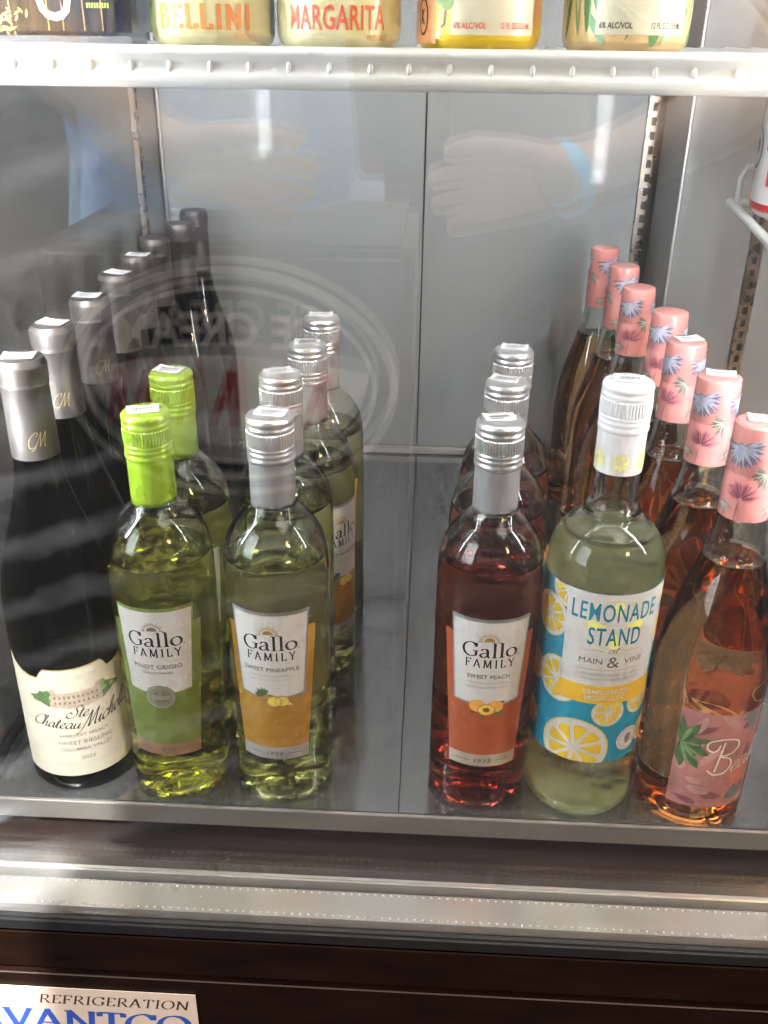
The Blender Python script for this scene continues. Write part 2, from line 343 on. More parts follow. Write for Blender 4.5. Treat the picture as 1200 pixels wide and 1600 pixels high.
# ------------------------------------------------------------------ flat print: 2D shapes wrapped on a cylinder (or laid on a plane)
class Print:
    def __init__(s): s.polys = []; s.n = 0
    def add(s, polys, lift=None):
        """each polygon gets its own hair of lift so that no two printed faces share a plane"""
        for p in polys:
            if len(p) < 3: continue
            area_ = sum(a[0]*b[1]-b[0]*a[1] for a, b in zip(p, p[1:]+p[:1]))
            if abs(area_) < 1e-12: continue
            if area_ < 0: p = p[::-1]
            s.polys.append((p, s.n*1.2e-6)); s.n = (s.n+1) % 40
        return s
    def scale(s, kx, kz, z0):
        s.polys = [([(x*kx, z0+(z-z0)*kz) for x, z in p], lf) for p, lf in s.polys]; return s
    def build(s, name, mt, parent, R=None, off=0.0003, step=0.0028, ang=0.0, loc=None, axes=None):
        """R: radius, or function z -> radius"""
        bm = bmesh.new(); lay = bm.verts.layers.float.new('lift')
        for p, lf in s.polys:
            vs_ = []
            for q in p:
                v = bm.verts.new((q[0], 0, q[1])); v[lay] = lf; vs_.append(v)
            try: bm.faces.new(vs_)
            except ValueError: pass
        bmesh.ops.triangulate(bm, faces=[f for f in bm.faces if len(f.verts) > 4])
        if R is not None and bm.verts:
            x0 = min(v.co.x for v in bm.verts); x1 = max(v.co.x for v in bm.verts)
            x = math.ceil(x0/step)*step+0.00007
            while x < x1:
                bmesh.ops.bisect_plane(bm, geom=bm.verts[:]+bm.edges[:]+bm.faces[:], plane_co=(x, 0, 0), plane_no=(1, 0, 0), dist=1e-7)
                x += step
        for v in bm.verts:
            sx, z = v.co.x, v.co.z
            if R is not None:
                rr = R(z) if callable(R) else R
                a = sx/rr+ang; q = rr+off+v[lay]
                v.co = Vector((q*math.sin(a), -q*math.cos(a), z))
            else:
                ex, ez, en = axes
                v.co = Vector(loc)+Vector(ex)*sx+Vector(ez)*z+Vector(en)*(off+v[lay])
        me = finish(bm, name); me.shade_smooth() if R is not None else None
        return link(name, me, parent, mt)
def disc(cx, cz, rx, rz=None, n=28):
    rz = rz or rx
    return [(cx+rx*math.cos(2*math.pi*i/n), cz+rz*math.sin(2*math.pi*i/n)) for i in range(n)]
def ring(cx, cz, rx, rz, wd, n=36, a0=0.0, a1=2*math.pi):
    out = []
    for i in range(n):
        a, b = a0+(a1-a0)*i/n, a0+(a1-a0)*(i+1)/n
        out.append([(cx+rx*math.cos(a), cz+rz*math.sin(a)), (cx+rx*math.cos(b), cz+rz*math.sin(b)),
                    (cx+(rx-wd)*math.cos(b), cz+(rz-wd)*math.sin(b)), (cx+(rx-wd)*math.cos(a), cz+(rz-wd)*math.sin(a))])
    return out
def rect(x0, x1, z0, z1): return [(x0, z0), (x1, z0), (x1, z1), (x0, z1)]
def leafp(cx, cz, ang, ln, wd, n=6, jag=0.0):
    c, s_ = math.cos(ang), math.sin(ang); L = []; Rr = []
    for i in range(n+1):
        t = i/n; h = wd*math.sin(math.pi*min(1, t*0.9+0.08))*(1-t*0.25)/2*(1+jag*random.uniform(-1, 1))
        if i == n: h = 0
        L.append((t*ln, h)); Rr.append((t*ln, -h))
    pts = Rr+L[::-1][1:]
    return [(cx+x*c-y*s_, cz+x*s_+y*c) for x, y in pts]
def ribbon(pts, wfun):
    out = []; n = len(pts); E = []
    for i, p in enumerate(pts):
        a = pts[max(i-1, 0)]; b = pts[min(i+1, n-1)]
        dx, dz = b[0]-a[0], b[1]-a[1]; l = math.hypot(dx, dz) or 1
        w_ = wfun(math.atan2(dz, dx), i/(n-1))/2
        E.append(((p[0]-dz/l*w_, p[1]+dx/l*w_), (p[0]+dz/l*w_, p[1]-dx/l*w_)))
    for (a, b), (c, d) in zip(E, E[1:]): out.append([b, d, c, a])
    return out
def catmull(P, k=6, closed=False):
    if closed: Q = [P[-1]]+P+P[:2]
    else: Q = [P[0]]+P+[P[-1]]
    return smooth_prof_raw(Q, k)
def smooth_prof_raw(P, k):
    out = []
    for i in range(1, len(P)-2):
        p0, p1, p2, p3 = P[i-1:i+3]
        for j in range(k):
            t = j/k
            out.append(tuple(0.5*((2*p1[d])+(-p0[d]+p2[d])*t+(2*p0[d]-5*p1[d]+4*p2[d]-p3[d])*t*t+(-p0[d]+3*p1[d]-3*p2[d]+p3[d])*t**3) for d in (0, 1)))
    out.append(tuple(P[-2])); return out

_tcache = {}
def raw_text(body, bold, sp=1.0):
    k = (body, bold, sp)
    if k in _tcache: return _tcache[k]
    cu = bpy.data.curves.new('t', 'FONT'); cu.body = body; cu.size = 1; cu.resolution_u = 3; cu.offset = bold; cu.space_character = sp; cu.fill_mode = 'FRONT'
    ob = bpy.data.objects.new('t', cu); C.objects.link(ob)
    dg = bpy.context.evaluated_depsgraph_get(); me = bpy.data.meshes.new_from_object(ob.evaluated_get(dg))
    polys = [[(me.vertices[i].co.x, me.vertices[i].co.y) for i in p.vertices] for p in me.polygons]
    bpy.data.objects.remove(ob); bpy.data.curves.remove(cu); bpy.data.meshes.remove(me)
    _tcache[k] = polys; return polys
def text(body, cx, cz, h, wd=None, bold=0.0, shear=0.0, rot=0.0, bend=0.0, sp=1.0):
    """h = height of the box round the letters, centred on cx, cz"""
    ps = raw_text(body, bold, sp)
    xs = [q[0] for p in ps for q in p]; ys = [q[1] for p in ps for q in p]
    x0, x1, y0, y1 = min(xs), max(xs), min(ys), max(ys)
    k = h/(y1-y0); kx = wd/(x1-x0) if wd else k
    c, s_ = math.cos(rot), math.sin(rot); out = []
    for p in ps:
        q2 = []
        for x, y in p:
            y = (y-(y0+y1)/2)*k; x = (x-(x0+x1)/2)*kx+shear*y
            y += bend*x*x
            q2.append((cx+x*c-y*s_, cz+x*s_+y*c))
        out.append(q2)
    return out

SERIF = {  # width, strokes (s straight / c curved), serif feet (x, y, half width)
 'G': (.88, [('c', [(.76, .80), (.62, .96), (.42, 1.0), (.17, .84), (.05, .5), (.17, .15), (.42, 0), (.64, .04), (.76, .16)]), ('s', [(.76, 1.0), (.76, .72)]), ('s', [(.76, .42), (.76, .08)])], [(.74, .43, .15)]),
 'a': (.60, [('c', [(.10, .48), (.20, .60), (.36, .60), (.45, .46), (.45, .25), (.45, .08)]), ('s', [(.45, .10), (.55, .0)]), ('c', [(.45, .37), (.22, .31), (.06, .16), (.16, .01), (.32, .03), (.45, .15)])], []),
 'l': (.34, [('s', [(.17, 1.04), (.17, 0)])], [(.17, 0, .15), (.09, 1.03, .09)]),
 'o': (.66, [('o', (.32, .31, .28, .31))], []),
 'F': (.66, [('s', [(.15, 1), (.15, 0)]), ('s', [(.04, .985), (.60, .985)]), ('s', [(.15, .52), (.46, .52)]), ('s', [(.60, 1.0), (.60, .80)]), ('s', [(.46, .60), (.46, .44)])], [(.15, 0, .13)]),
 'A': (.84, [('s', [(.08, 0), (.40, 1.02)]), ('s', [(.38, 1.02), (.74, 0)]), ('s', [(.2, .34), (.62, .34)])], [(.08, 0, .10), (.74, 0, .11)]),
 'M': (1.02, [('s', [(.12, 0), (.17, 1)]), ('s', [(.17, 1), (.49, .06)]), ('s', [(.49, .06), (.83, 1)]), ('s', [(.83, 1), (.87, 0)])], [(.12, 0, .10), (.87, 0, .12), (.10, .985, .08), (.90, .985, .08)]),
 'I': (.36, [('s', [(.18, 1), (.18, 0)])], [(.18, 0, .14), (.18, .985, .14)]),
 'L': (.64, [('s', [(.15, 1), (.15, 0)]), ('s', [(.05, .015), (.58, .015)]), ('s', [(.58, 0), (.58, .2)])], [(.15, .985, .13)]),
 'Y': (.80, [('s', [(.08, 1), (.40, .46)]), ('s', [(.72, 1), (.40, .46)]), ('s', [(.40, .48), (.40, 0)])], [(.40, 0, .13), (.08, .985, .11), (.72, .985, .10)]),
 'R': (.78, [('s', [(.15, 1), (.15, 0)]), ('c', [(.06, .985), (.35, 1.0), (.56, .9), (.56, .62), (.36, .5), (.15, .5)]), ('s', [(.36, .5), (.72, 0)])], [(.15, 0, .13), (.73, 0, .07)]),
 'E': (.66, [('s', [(.15, 1), (.15, 0)]), ('s', [(.04, .985), (.58, .985)]), ('s', [(.15, .52), (.46, .52)]), ('s', [(.04, .015), (.60, .015)]), ('s', [(.58, 1.0), (.58, .82)]), ('s', [(.60, 0.0), (.60, .2)])], []),
 'T': (.76, [('s', [(.38, 1), (.38, 0)]), ('s', [(.06, .985), (.70, .985)]), ('s', [(.06, 1.0), (.06, .80)]), ('s', [(.70, 1.0), (.70, .80)])], [(.38, 0, .13)]),
 'O': (.92, [('o', (.45, .5, .40, .5))], []),
 'N': (.88, [('s', [(.14, 0), (.14, 1)]), ('s', [(.12, 1), (.74, 0)]), ('s', [(.74, 0), (.74, 1)])], [(.14, 0, .10), (.08, .985, .08), (.74, .985, .10)]),
 'V': (.80, [('s', [(.08, 1), (.40, -.02)]), ('s', [(.40, -.02), (.72, 1)])], [(.08, .985, .11), (.72, .985, .09)]),
 'C': (.84, [('c', [(.74, .80), (.60, .96), (.42, 1.0), (.17, .84), (.05, .5), (.17, .15), (.42, 0), (.62, .05), (.76, .2)]), ('s', [(.74, 1.0), (.74, .74)])], []),
 'B': (.74, [('s', [(.15, 1), (.15, 0)]), ('c', [(.06, .985), (.35, 1.0), (.54, .9), (.54, .64), (.36, .53), (.15, .53)]), ('c', [(.30, .53), (.55, .46), (.64, .28), (.52, .04), (.32, .015), (.05, .015)])], []),
}
def nib(thick, thin, phi):
    return lambda th, t: thin+(thick-thin)*abs(math.sin(th-phi))**1.6
def serif(body, cx, z0, h, wd, thick=.15, thin=.045, shear=0.0, gap=.08, phi=R_(12)):
    """serif lettering drawn with a broad pen: z0 baseline, h capital height"""
    adv = sum(SERIF[c][0]+gap for c in body)-gap if ' ' not in body else 0
    kx = wd/adv; out = []; x = 0
    sq = h/kx
    for ch in body:
        wch, strokes, feet = SERIF[ch]
        for kind, P in strokes:
            if kind == 'o':
                ox, oy, rx, ry = P
                pts = [(x+ox+rx*math.cos(2*math.pi*i/28), oy+ry*math.sin(2*math.pi*i/28)) for i in range(29)]
            else:
                pts = [(x+a, b) for a, b in P]
                if kind == 'c': pts = catmull(pts, 5)
            pts = [(a*kx, b*h) for a, b in pts]
            out += ribbon(pts, nib(thick*h, thin*h, phi))
        for fx, fy, hw in feet:
            out.append(rect((x+fx-hw)*kx, (x+fx+hw)*kx, fy*h-thin*h*.55, fy*h+thin*h*.55))
        x += wch+gap
    return [[(cx-wd/2+a+shear*b, z0+b) for a, b in p] for p in out]
SCR = {
 'a': (.50, [[(.38, .40), (.2, .45), (.04, .2), (.14, .0), (.3, .1), (.4, .42), (.37, .1), (.45, .0), (.56, .1)]]),
 'c': (.40, [[(.36, .36), (.24, .45), (.06, .25), (.12, .02), (.28, .0), (.44, .12)]]),
 'e': (.38, [[(.0, .12), (.24, .24), (.3, .4), (.18, .45), (.05, .22), (.14, .0), (.28, .02), (.42, .14)]]),
 'h': (.44, [[(.0, .1), (.2, .7), (.22, .98), (.12, .9), (.08, .4), (.06, 0)], [(.06, .1), (.22, .42), (.32, .4), (.3, .1), (.36, 0), (.48, .1)]]),
 'i': (.24, [[(.0, .12), (.12, .44), (.1, .1), (.18, 0), (.28, .1)], [(.15, .62), (.17, .68)]]),
 'l': (.22, [[(.0, .1), (.2, .7), (.2, .98), (.1, .9), (.08, .2), (.14, 0), (.26, .1)]]),
 'n': (.42, [[(.02, .42), (.06, 0)], [(.05, .15), (.2, .43), (.3, .4), (.29, .1), (.35, 0), (.46, .1)]]),
 'r': (.36, [[(.0, .1), (.1, .46), (.14, .36), (.26, .38), (.24, .1), (.3, 0), (.4, .1)]]),
 's': (.32, [[(.0, .1), (.16, .45), (.24, .2), (.18, 0), (.04, .04)], [(.18, 0), (.36, .1)]]),
 'p': (.40, [[(.0, .1), (.1, .44), (.04, -.35)], [(.07, .2), (.2, .44), (.32, .3), (.24, .02), (.08, .06)], [(.24, .02), (.42, .1)]]),
 't': (.27, [[(.0, .1), (.16, .8), (.1, .1), (.16, 0), (.3, .1)], [(.0, .55), (.28, .57)]]),
 'u': (.46, [[(.0, .12), (.1, .44), (.06, .12), (.14, 0), (.28, .1), (.36, .44), (.34, .1), (.4, 0), (.5, .1)]]),
 'C': (.66, [[(.62, .72), (.72, .92), (.56, 1.0), (.22, .75), (.08, .35), (.2, .02), (.45, 0), (.68, .12)]]),
 'S': (.62, [[(.62, .78), (.62, .98), (.38, 1.), (.30, .78), (.45, .5), (.42, .15), (.12, 0), (-.18, .2), (-.05, .5), (.15, .4)]]),
 'M': (.90, [[(-.3, -.15), (-.12, -.12), (.12, .4), (.32, 1.0), (.33, .5), (.34, .05), (.55, .6), (.72, 1.0), (.70, .5), (.72, .06), (.88, .08)]]),
 'B': (.84, [[(.44, .93), (.37, .5), (.30, .07)], [(.33, .86), (.30, .74), (.18, .66), (.03, .75), (.08, .93), (.42, 1.02), (.74, .97), (.82, .80), (.66, .60), (.36, .53), (.62, .46), (.70, .26), (.55, .05), (.30, 0), (.12, .12)]]),
 'W': (.80, [[(-.15, .55), (-.05, .85), (.08, .85), (.10, .4), (.12, 0), (.36, .7), (.38, .3), (.40, 0), (.62, .6), (.80, 1.0)]]),
}
def script(body, cx, z0, h, wd, thick=.09, thin=.025, shear=0.25, mono=False, rise=0.0):
    adv = sum(SCR[c][0] for c in body); kx = wd/adv; out = []; x = 0
    for ch in body:
        wch, ss = SCR[ch]
        for P in ss:
            pts = [((x+a+shear*b*0.8)*kx, b*h) for a, b in P]
            pts = catmull(pts, 5)
            out += ribbon(pts, (lambda th, t: thick*h) if mono else nib(thick*h, thin*h, R_(30)))
        x += wch
    return [[(cx-wd/2+a, z0+b+rise*(a/wd-.5)) for a, b in p] for p in out]

# ================================================================== THE COOLER (setting)
FX0, FX1, FY0, FY1 = -0.328, 0.95, 0.526, 1.197
floor = struct(link('floor', box_me('floor', FX0-0.02, FX1, FY0+0.004, FY1+0.01, -0.016, -0.0035), None, 'seam'))
box('floor_sheet', (FX0, -0.0101, FY0+0.002, FY1, -0.003, 0.0), 'floor', floor)
box('floor_sheet', (-0.0093, 0.60, FY0+0.002, FY1, -0.003, 0.0), 'floor', floor)
box('floor_sheet', (0.6008, FX1, FY0+0.002, FY1, -0.003, 0.0), 'floor', floor)
box('floor_front_lip', (FX0-0.02, FX1, FY0-0.0015, FY0+0.0015, -0.018, -0.0002), 'lip', floor, 0.0006)

wb = struct(link('wall_back', box_me('wall_back', FX0-0.02, FX1, FY1+0.004, FY1+0.02, -0.02, 1.3), None, 'seam'))
for a, b in ((FX0, -0.0105), (-0.0085, 0.62), (0.622, FX1)):
    box('back_panel', (a, b, FY1, FY1+0.0035, 0.012, 1.3), 'liner', wb)
box('back_cove_trim', (FX0, FX1, FY1-0.006, FY1+0.002, 0.0005, 0.0115), 'lip', wb, 0.002)
wl = struct(link('wall_left', box_me('wall_left', FX0-0.02, FX0, 0.50, FY1, -0.02, 1.3), None, 'liner'))
box('base_gasket', (FX0, FX0+0.004, 0.505, FY1-0.008, 0.0006, 0.012), 'gasket', wl, 0.0015)
tube('corner_bead', [(FX0+0.003, FY1-0.003, 0.012), (FX0+0.003, FY1-0.003, 1.29)], 0.0022, 'bright_alu', wl, 8)
struct(link('wall_right', box_me('wall_right', FX1, FX1+0.02, 0.50, FY1+0.02, -0.02, 1.3), None, 'liner'))
struct(link('ceiling', box_me('ceiling', FX0-0.02, FX1+0.02, 0.50, FY1+0.02, 1.3, 1.32), None, 'liner'))
# divider column on the back wall, between the two bays
col = struct(link('divider_column', box_me('divider_column', 0.265, 0.316, 1.076, FY1-0.0005, 0.0004, 1.3, 0.0025), None, 'liner'))
tube('corner_bead', [(0.2655, 1.0762, 0.002), (0.2655, 1.0762, 1.29)], 0.0016, 'bright_alu', col, 8)
# sill in front of the floor
sill = struct(link('sill', box_me('sill', FX0-0.06, FX1, 0.500, 0.60, -0.05, -0.030), None, 'sill'))
box('sill_step', (FX0-0.06, FX1, 0.474, 0.4995, -0.05, -0.0285), 'sill2', sill, 0.001)

def standard(x, y, z0, z1, nrm, label):
    """slotted shelf standard: channel with a row of slots; nrm = facing direction"""
    t = thing('shelf_standard', label, 'shelf standard', (x, y, 0))
    t.rotation_euler = (0, 0, math.atan2(nrm[0], -nrm[1]))
    bm = bmesh.new()
    # face sheet with real openings, made from strips and bridges
    wd, sw, dp = 0.016, 0.0058, 0.006
    def bx(a, b, c, d, e, f):
        r = bmesh.ops.create_cube(bm, size=1)['verts']
        for v in r: v.co = Vector((a+(v.co.x+.5)*(b-a), c+(v.co.y+.5)*(d-c), e+(v.co.z+.5)*(f-e)))
    bx(-wd/2, -sw/2, -dp, -dp+.0012, z0, z1); bx(sw/2, wd/2, -dp, -dp+.0012, z0, z1)
    bx(-wd/2, -wd/2+.0012, -dp+.0012, -.0004, z0, z1); bx(wd/2-.0012, wd/2, -dp+.0012, -.0004, z0, z1)
    z = z0; pitch = 0.0155
    while z < z1:
        bx(-sw/2, sw/2, -dp+.0001, -dp+.0011, z, min(z+.0065, z1)); z += pitch
    link('channel', finish(bm, 'channel'), t, 'standard')
    box('slot_backing', (-wd/2+.0013, wd/2-.0013, -.002, -.0008, z0+.001, z1-.001), 'slot', t)
    return t
standard(0.2520, FY1, 0.012, 1.25, (0, -1), 'slotted metal shelf standard on back wall beside the divider column')
standard(0.3945, FY1, 0.012, 1.25, (0, -1), 'slotted metal shelf standard in the right bay behind the small wire shelf')
standard(FX0, 1.100, 0.012, 1.25, (1, 0), 'slotted metal shelf standard on the left side wall near the back corner')

# mullions with LED strips (just outside the frame; they light the inside)
def led(x, label, z0, sd):
    pst = thing('door_mullion', 'aluminium door mullion post ' + label, 'mullion', (x, 0, 0))
    box('post', (sd*.025-.015, sd*.025+.015, 0.470, 0.498, -0.03, 1.28), 'alu', pst, 0.002)
    t = thing('led_strip', 'vertical strip of white diodes on the mullion ' + label, 'light strip', (x, 0.4990, 0))
    box('housing', (-0.0135, 0.0135, -0.001, 0.0012, z0-.02, 1.22), 'led_house', t)
    box('diffuser', (-0.0125, 0.0125, 0.0014, 0.0030, z0-.016, 1.215), 'led_diffuser', t)  # added glowing strip, sends broader light into the bottles than the diodes
    me = box_me('diode', -0.0030, 0.0030, 0.0032, 0.0072, -0.0035, 0.0035); me.materials.append(M['led_house']); me.materials.append(M['led'])
    for p in me.polygons: p.material_index = 0 if p.normal.y < -.9 else 1
    z = z0
    while z < 1.2:
        d = link('diode', me, t); d.location = (0, 0, z); z += 0.038
led(-0.318, 'at the left of the door', 0.277, -1)
led(0.310, 'at the right of the door', 0.277, 1)

# ---------------------------------------------------------------- door
door = thing('cooler_door', 'glass cooler door with dotted aluminium spacer and dark brown bottom rail', 'door', (0, 0.437, 0))
DX0, DX1 = -0.40, 0.60
Yo = -0.437
def dbox(name, x0, x1, y0, y1, z0, z1, mt, par=door, bv=0.0): return box(name, (x0, x1, y0+Yo, y1+Yo, z0, z1), mt, par, bv)
dbox('glass_pane', DX0, DX1, 0.4370, 0.4405, -0.014, 1.25, 'pane')
dbox('glass_pane', DX0, DX1, 0.4640, 0.4675, -0.014, 1.25, 'pane_in')
sp = dbox('spacer_bar', DX0, DX1, 0.4408, 0.4637, -0.020, -0.012, 'alu')
bm = bmesh.new()
for yy in (0.4432, 0.4615):
    x = DX0+.003
    while x < DX1:
        r = bmesh.ops.create_icosphere(bm, subdivisions=1, radius=0.00085)['verts']
        for v in r: v.co = Vector((v.co.x+x, v.co.y+yy+Yo, v.co.z*.8-0.0119))
        x += 0.0055
dots = link('spacer_stud', finish(bm, 'spacer_stud', 60), sp, 'bright_alu'); dots['kind'] = 'stuff'
dbox('inner_glazing_bead', DX0, DX1, 0.4679, 0.4725, -0.022, -0.0065, 'bright_alu', bv=0.0012)
dbox('outer_gasket', DX0, DX1, 0.4300, 0.4368, -0.030, -0.0135, 'gasket', bv=0.002)
dbox('bottom_rail', DX0, DX1, 0.4285, 0.4660, -0.0600, -0.0235, 'frame', bv=0.0015)
fp = thing('cooler_base', 'dark brown lower front panel of the cooler below the door gap', 'cooler base', (0, 0.4285, -0.45))
box('front_panel', (DX0, DX1, 0.0, 0.02, 0, 0.3845), 'frame', fp, 0.0012)
box('gap_backing', (DX0, DX1, 0.012, 0.05, 0.3846, 0.3895), 'gasket', fp)
tube('panel_edge_trim', [(DX0, 0.0002, 0.3840), (DX1, 0.0002, 0.3840)], 0.0006, 'sill2', fp, 6)  # lighter line standing in for the highlight on the panel's upper edge

# maker's badge
bd = thing('brand_sticker', 'cream refrigeration maker sticker with blue capitals on the dark lower panel', 'sticker', (-0.2145, 0.4280, -0.108))
me = box_me('paper', -0.1050, 0.0690, -0.0006, 0.0, -0.029, 0.0290); link('paper', me, bd, 'badge_paper')
AX = dict(loc=(0, -0.0006, 0), axes=((1, 0, 0), (0, 0, 1), (0, -1, 0)))
Print().add(serif('REFRIGERATION', 0.0095, 0.0130, 0.0088, 0.106, .15, .05, .22, .10)).build('small_lettering', 'badge_ink', bd, off=.0001, **AX)
Print().add(serif('AVANTCO', -0.0165, -0.0160, 0.0215, 0.158, .21, .06, .10, .02)).build('large_lettering', 'badge_blue', bd, off=.0001, **AX)

# ---------------------------------------------------------------- upper wire shelf with white front rail
sh = thing('wire_shelf', 'white coated wire shelf with ribbed front rail carrying the cans', 'shelf', (0, 0.56, 0.50))
bm = bmesh.new()
prof = [(-.0065, -.0100), (-.0082, -.0078), (-.0080, -.0045), (-.0060, -.0012), (-.0056, .0020), (-.0066, .0045), (-.0074, .0068), (-.0058, .0092), (-.0020, .0104), (.0010, .0092), (.0018, .0050), (.0012, -.0095)]
prof = smooth_prof(prof+[prof[0]], 3)[:-1]
X0, X1 = FX0+.004, 0.60
va = [bm.verts.new((X0, y, z)) for y, z in prof]; vb = [bm.verts.new((X1, y, z)) for y, z in prof]
for i in range(len(prof)):
    j = (i+1) % len(prof); bm.faces.new((va[i], vb[i], vb[j], va[j]))
bm.faces.new(va[::-1]); bm.faces.new(vb)
bmesh.ops.recalc_face_normals(bm, faces=bm.faces[:])
link('front_rail', finish(bm, 'front_rail', 60), sh, 'white_coat')
bm = bmesh.new(); tube_bm(bm, [(0, 0.0025, .0062), (0, 0.12, .0062), (0, 0.34, .0062)], .0019, 6); wire_me = finish(bm, 'wire', 60); wire_me.materials.append(M['white_coat'])
bm = bmesh.new(); tube_bm(bm, [(0, -.0036, .0040), (0, -.0050, .0024), (0, -.0056, .0004), (0, -.0060, -.0018), (0, -.0058, -.0034)], [.0008, .0013, .0015, .0013, .0006], 8); tip_me = finish(bm, 'wire_tip', 60); tip_me.materials.append(M['white_coat'])
x = X0+.012
while x < X1-.005:
    o = link('wire', wire_me, sh); o.location.x = x
    o = link('wire_tip', tip_me, sh); o.location.x = x+random.uniform(-.0006, .0006)
    x += .0213
tube('cross_rod', [(X0, .12, .0020), (X1, .12, .0020)], .0028, 'white_coat', sh)
tube('cross_rod', [(X0, .33, .0020), (X1, .33, .0020)], .0028, 'white_coat', sh)
cl = thing('brass_clip', 'small brass clip on the white shelf rail in front of the column', 'clip', (0.2395, 0.552, 0.5098))
box('clip_body', (-.0035, .0035, -.0015, .0015, 0.0005, .0075), 'brass', cl, .0008)
tube('clip_lip', [(-.0042, 0, .0078), (.0042, 0, .0078)], .0013, 'brass', cl)

# ---------------------------------------------------------------- bottles
def cap_profile(top, sk, k=1.0):
    P = [(0, 0), (.0128, 0), (.0146, -.0007), (.0156, -.0024), (.0158, -.0042), (.0152, -.0056), (.0152, -.0064), (.0158, -.0074), (.0158, -.0084), (.0153, -.0095), (.0153, -.0104)]
    Q = [(.0153, -.0205), (.0158, -.0215), (.0158, -.0222), (.0153, -.0232), (.0153, -.0238), (.0158, -.0248), (.0158, -.0256), (.0153, -.0268), (.0153, -.0276), (.0159, -.0288), (.0158, -.0308), (.0151, -.0318)]
    return [(r*k, top+z) for r, z in P+Q]+[(.0151*k, sk), (.0147*k, sk), (.0146*k, top-.034)], (top-.0100, top-.0208)
def flipped(prof): return prof[::-1]
def screwcap(t, top, sk, mt, mt_skirt, k=1.0):
    prof, (ka, kb) = cap_profile(top, sk, k)
    i = next(i for i, q in enumerate(prof) if abs(q[1]-(top-.0318)) < 1e-6)
    cap = lathe('cap', flipped(prof[:i+1]), mt, t, 56, 50)
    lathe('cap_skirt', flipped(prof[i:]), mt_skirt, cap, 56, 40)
    lathe('knurl_band', [(.0150*k, kb), (.0157*k, kb+.0010), (.0157*k, ka-.0010), (.0150*k, ka)], mt, cap, 144, 25, lambda q: 1.0+(.016 if q % 3 else -.016))
    return cap
def bottle_glass(t, outer, level, mt, wmat, wall=.0028, top=None, cavity=True):
    """closed outer skin with a punt, an air pocket above the wine line, wine as an absorbing body inside"""
    so_ = smooth_prof(outer, 4)
    zt = so_[-1][1]
    punt = [(0, .012), (.010, .0105), (.019, .005), (.0255, .0008)]
    bm = bmesh.new()
    lathe_bm(bm, punt+so_+[(so_[-1][0]-.004, zt+.001), (0, zt+.001)], 72)
    inn = [(r-wall, z) for r, z in so_ if z > level+.0015 and z < zt-.003]
    r0 = next(r for r, z in reversed([q for q in so_ if q[1] <= level]))-wall
    lathe_bm(bm, ([(0, level), (r0*.97, level), (r0, level+.0012)]+inn+[(0, zt-.003)])[::-1], 72)
    g = link('glass_body', finish(bm, 'glass_body', 60), t, mt)
    wi = [(r-wall, z) for r, z in so_ if .008 < z < level-.0012]
    wr = wi[-1][0]
    lathe('wine', [(0, .016), (.012, .0145), (.022, .009), (wi[0][0]-.003, .0075)]+wi+[(wr, level-.0009), (wr-.0012, level-.0006), (0, level-.0006)], wmat, t, 64, 60)
    return g
def back_label(t, R, half, z0, z1, mt='back_paper'):
    """paper label on the far side, whose white back shows through the wine"""
    b = Print().add([rect(-R*R_(half), R*R_(half), z0, z1)]).build('back_label', mt, t, R, .00015, ang=math.pi)
    P = Print()
    for k in range(9):
        z = z1-.012-k*(z1-z0-.02)/9; P.add([rect(-R*R_(half)*.8, R*R_(half)*random.uniform(.3, .8), z, z+.0014)])
    P.build('back_print', 'ink_pale', b, R, .0003, ang=math.pi)
def price_sticker(t, z, r, rz, shift=(0, 0), wd=.0205, ht=.0130, tilt=0.0):
    bm = bmesh.new(); n = 6
    vs2 = [[bm.verts.new(((i/n-.5)*wd, j*ht-.5*ht, .0004+.0009*((i/n-.5)*2)**2*(1 if j else .3))) for i in range(n+1)] for j in (0, 1)]
    for i in range(n): bm.faces.new((vs2[0][i], vs2[0][i+1], vs2[1][i+1], vs2[1][i]))
    ex = bmesh.ops.extrude_face_region(bm, geom=bm.faces[:])['geom']
    for v in ex:
        if isinstance(v, bmesh.types.BMVert): v.co.z += .00015
    bmesh.ops.recalc_face_normals(bm, faces=bm.faces[:])
    o = link('price_sticker', finish(bm, 'price_sticker', 30), t, 'sticker')
    o.location = (shift[0], shift[1], z); o.rotation_euler = (tilt, 0, rz)
    P = Print(); x = -wd*.30
    while x < wd*.30:
        ww = random.uniform(.0006, .0013); P.add([rect(x, x+ww, -.0012, .0018)]); x += ww+.0008
    P.add([rect(-wd*.34, wd*.1, -.0036, -.0028)])
    P.build('print_marks', 'ink_mark', o, off=.0012, loc=(0, 0, 0), axes=((1, 0, 0), (0, 1, 0), (0, 0, 1)))
    return o

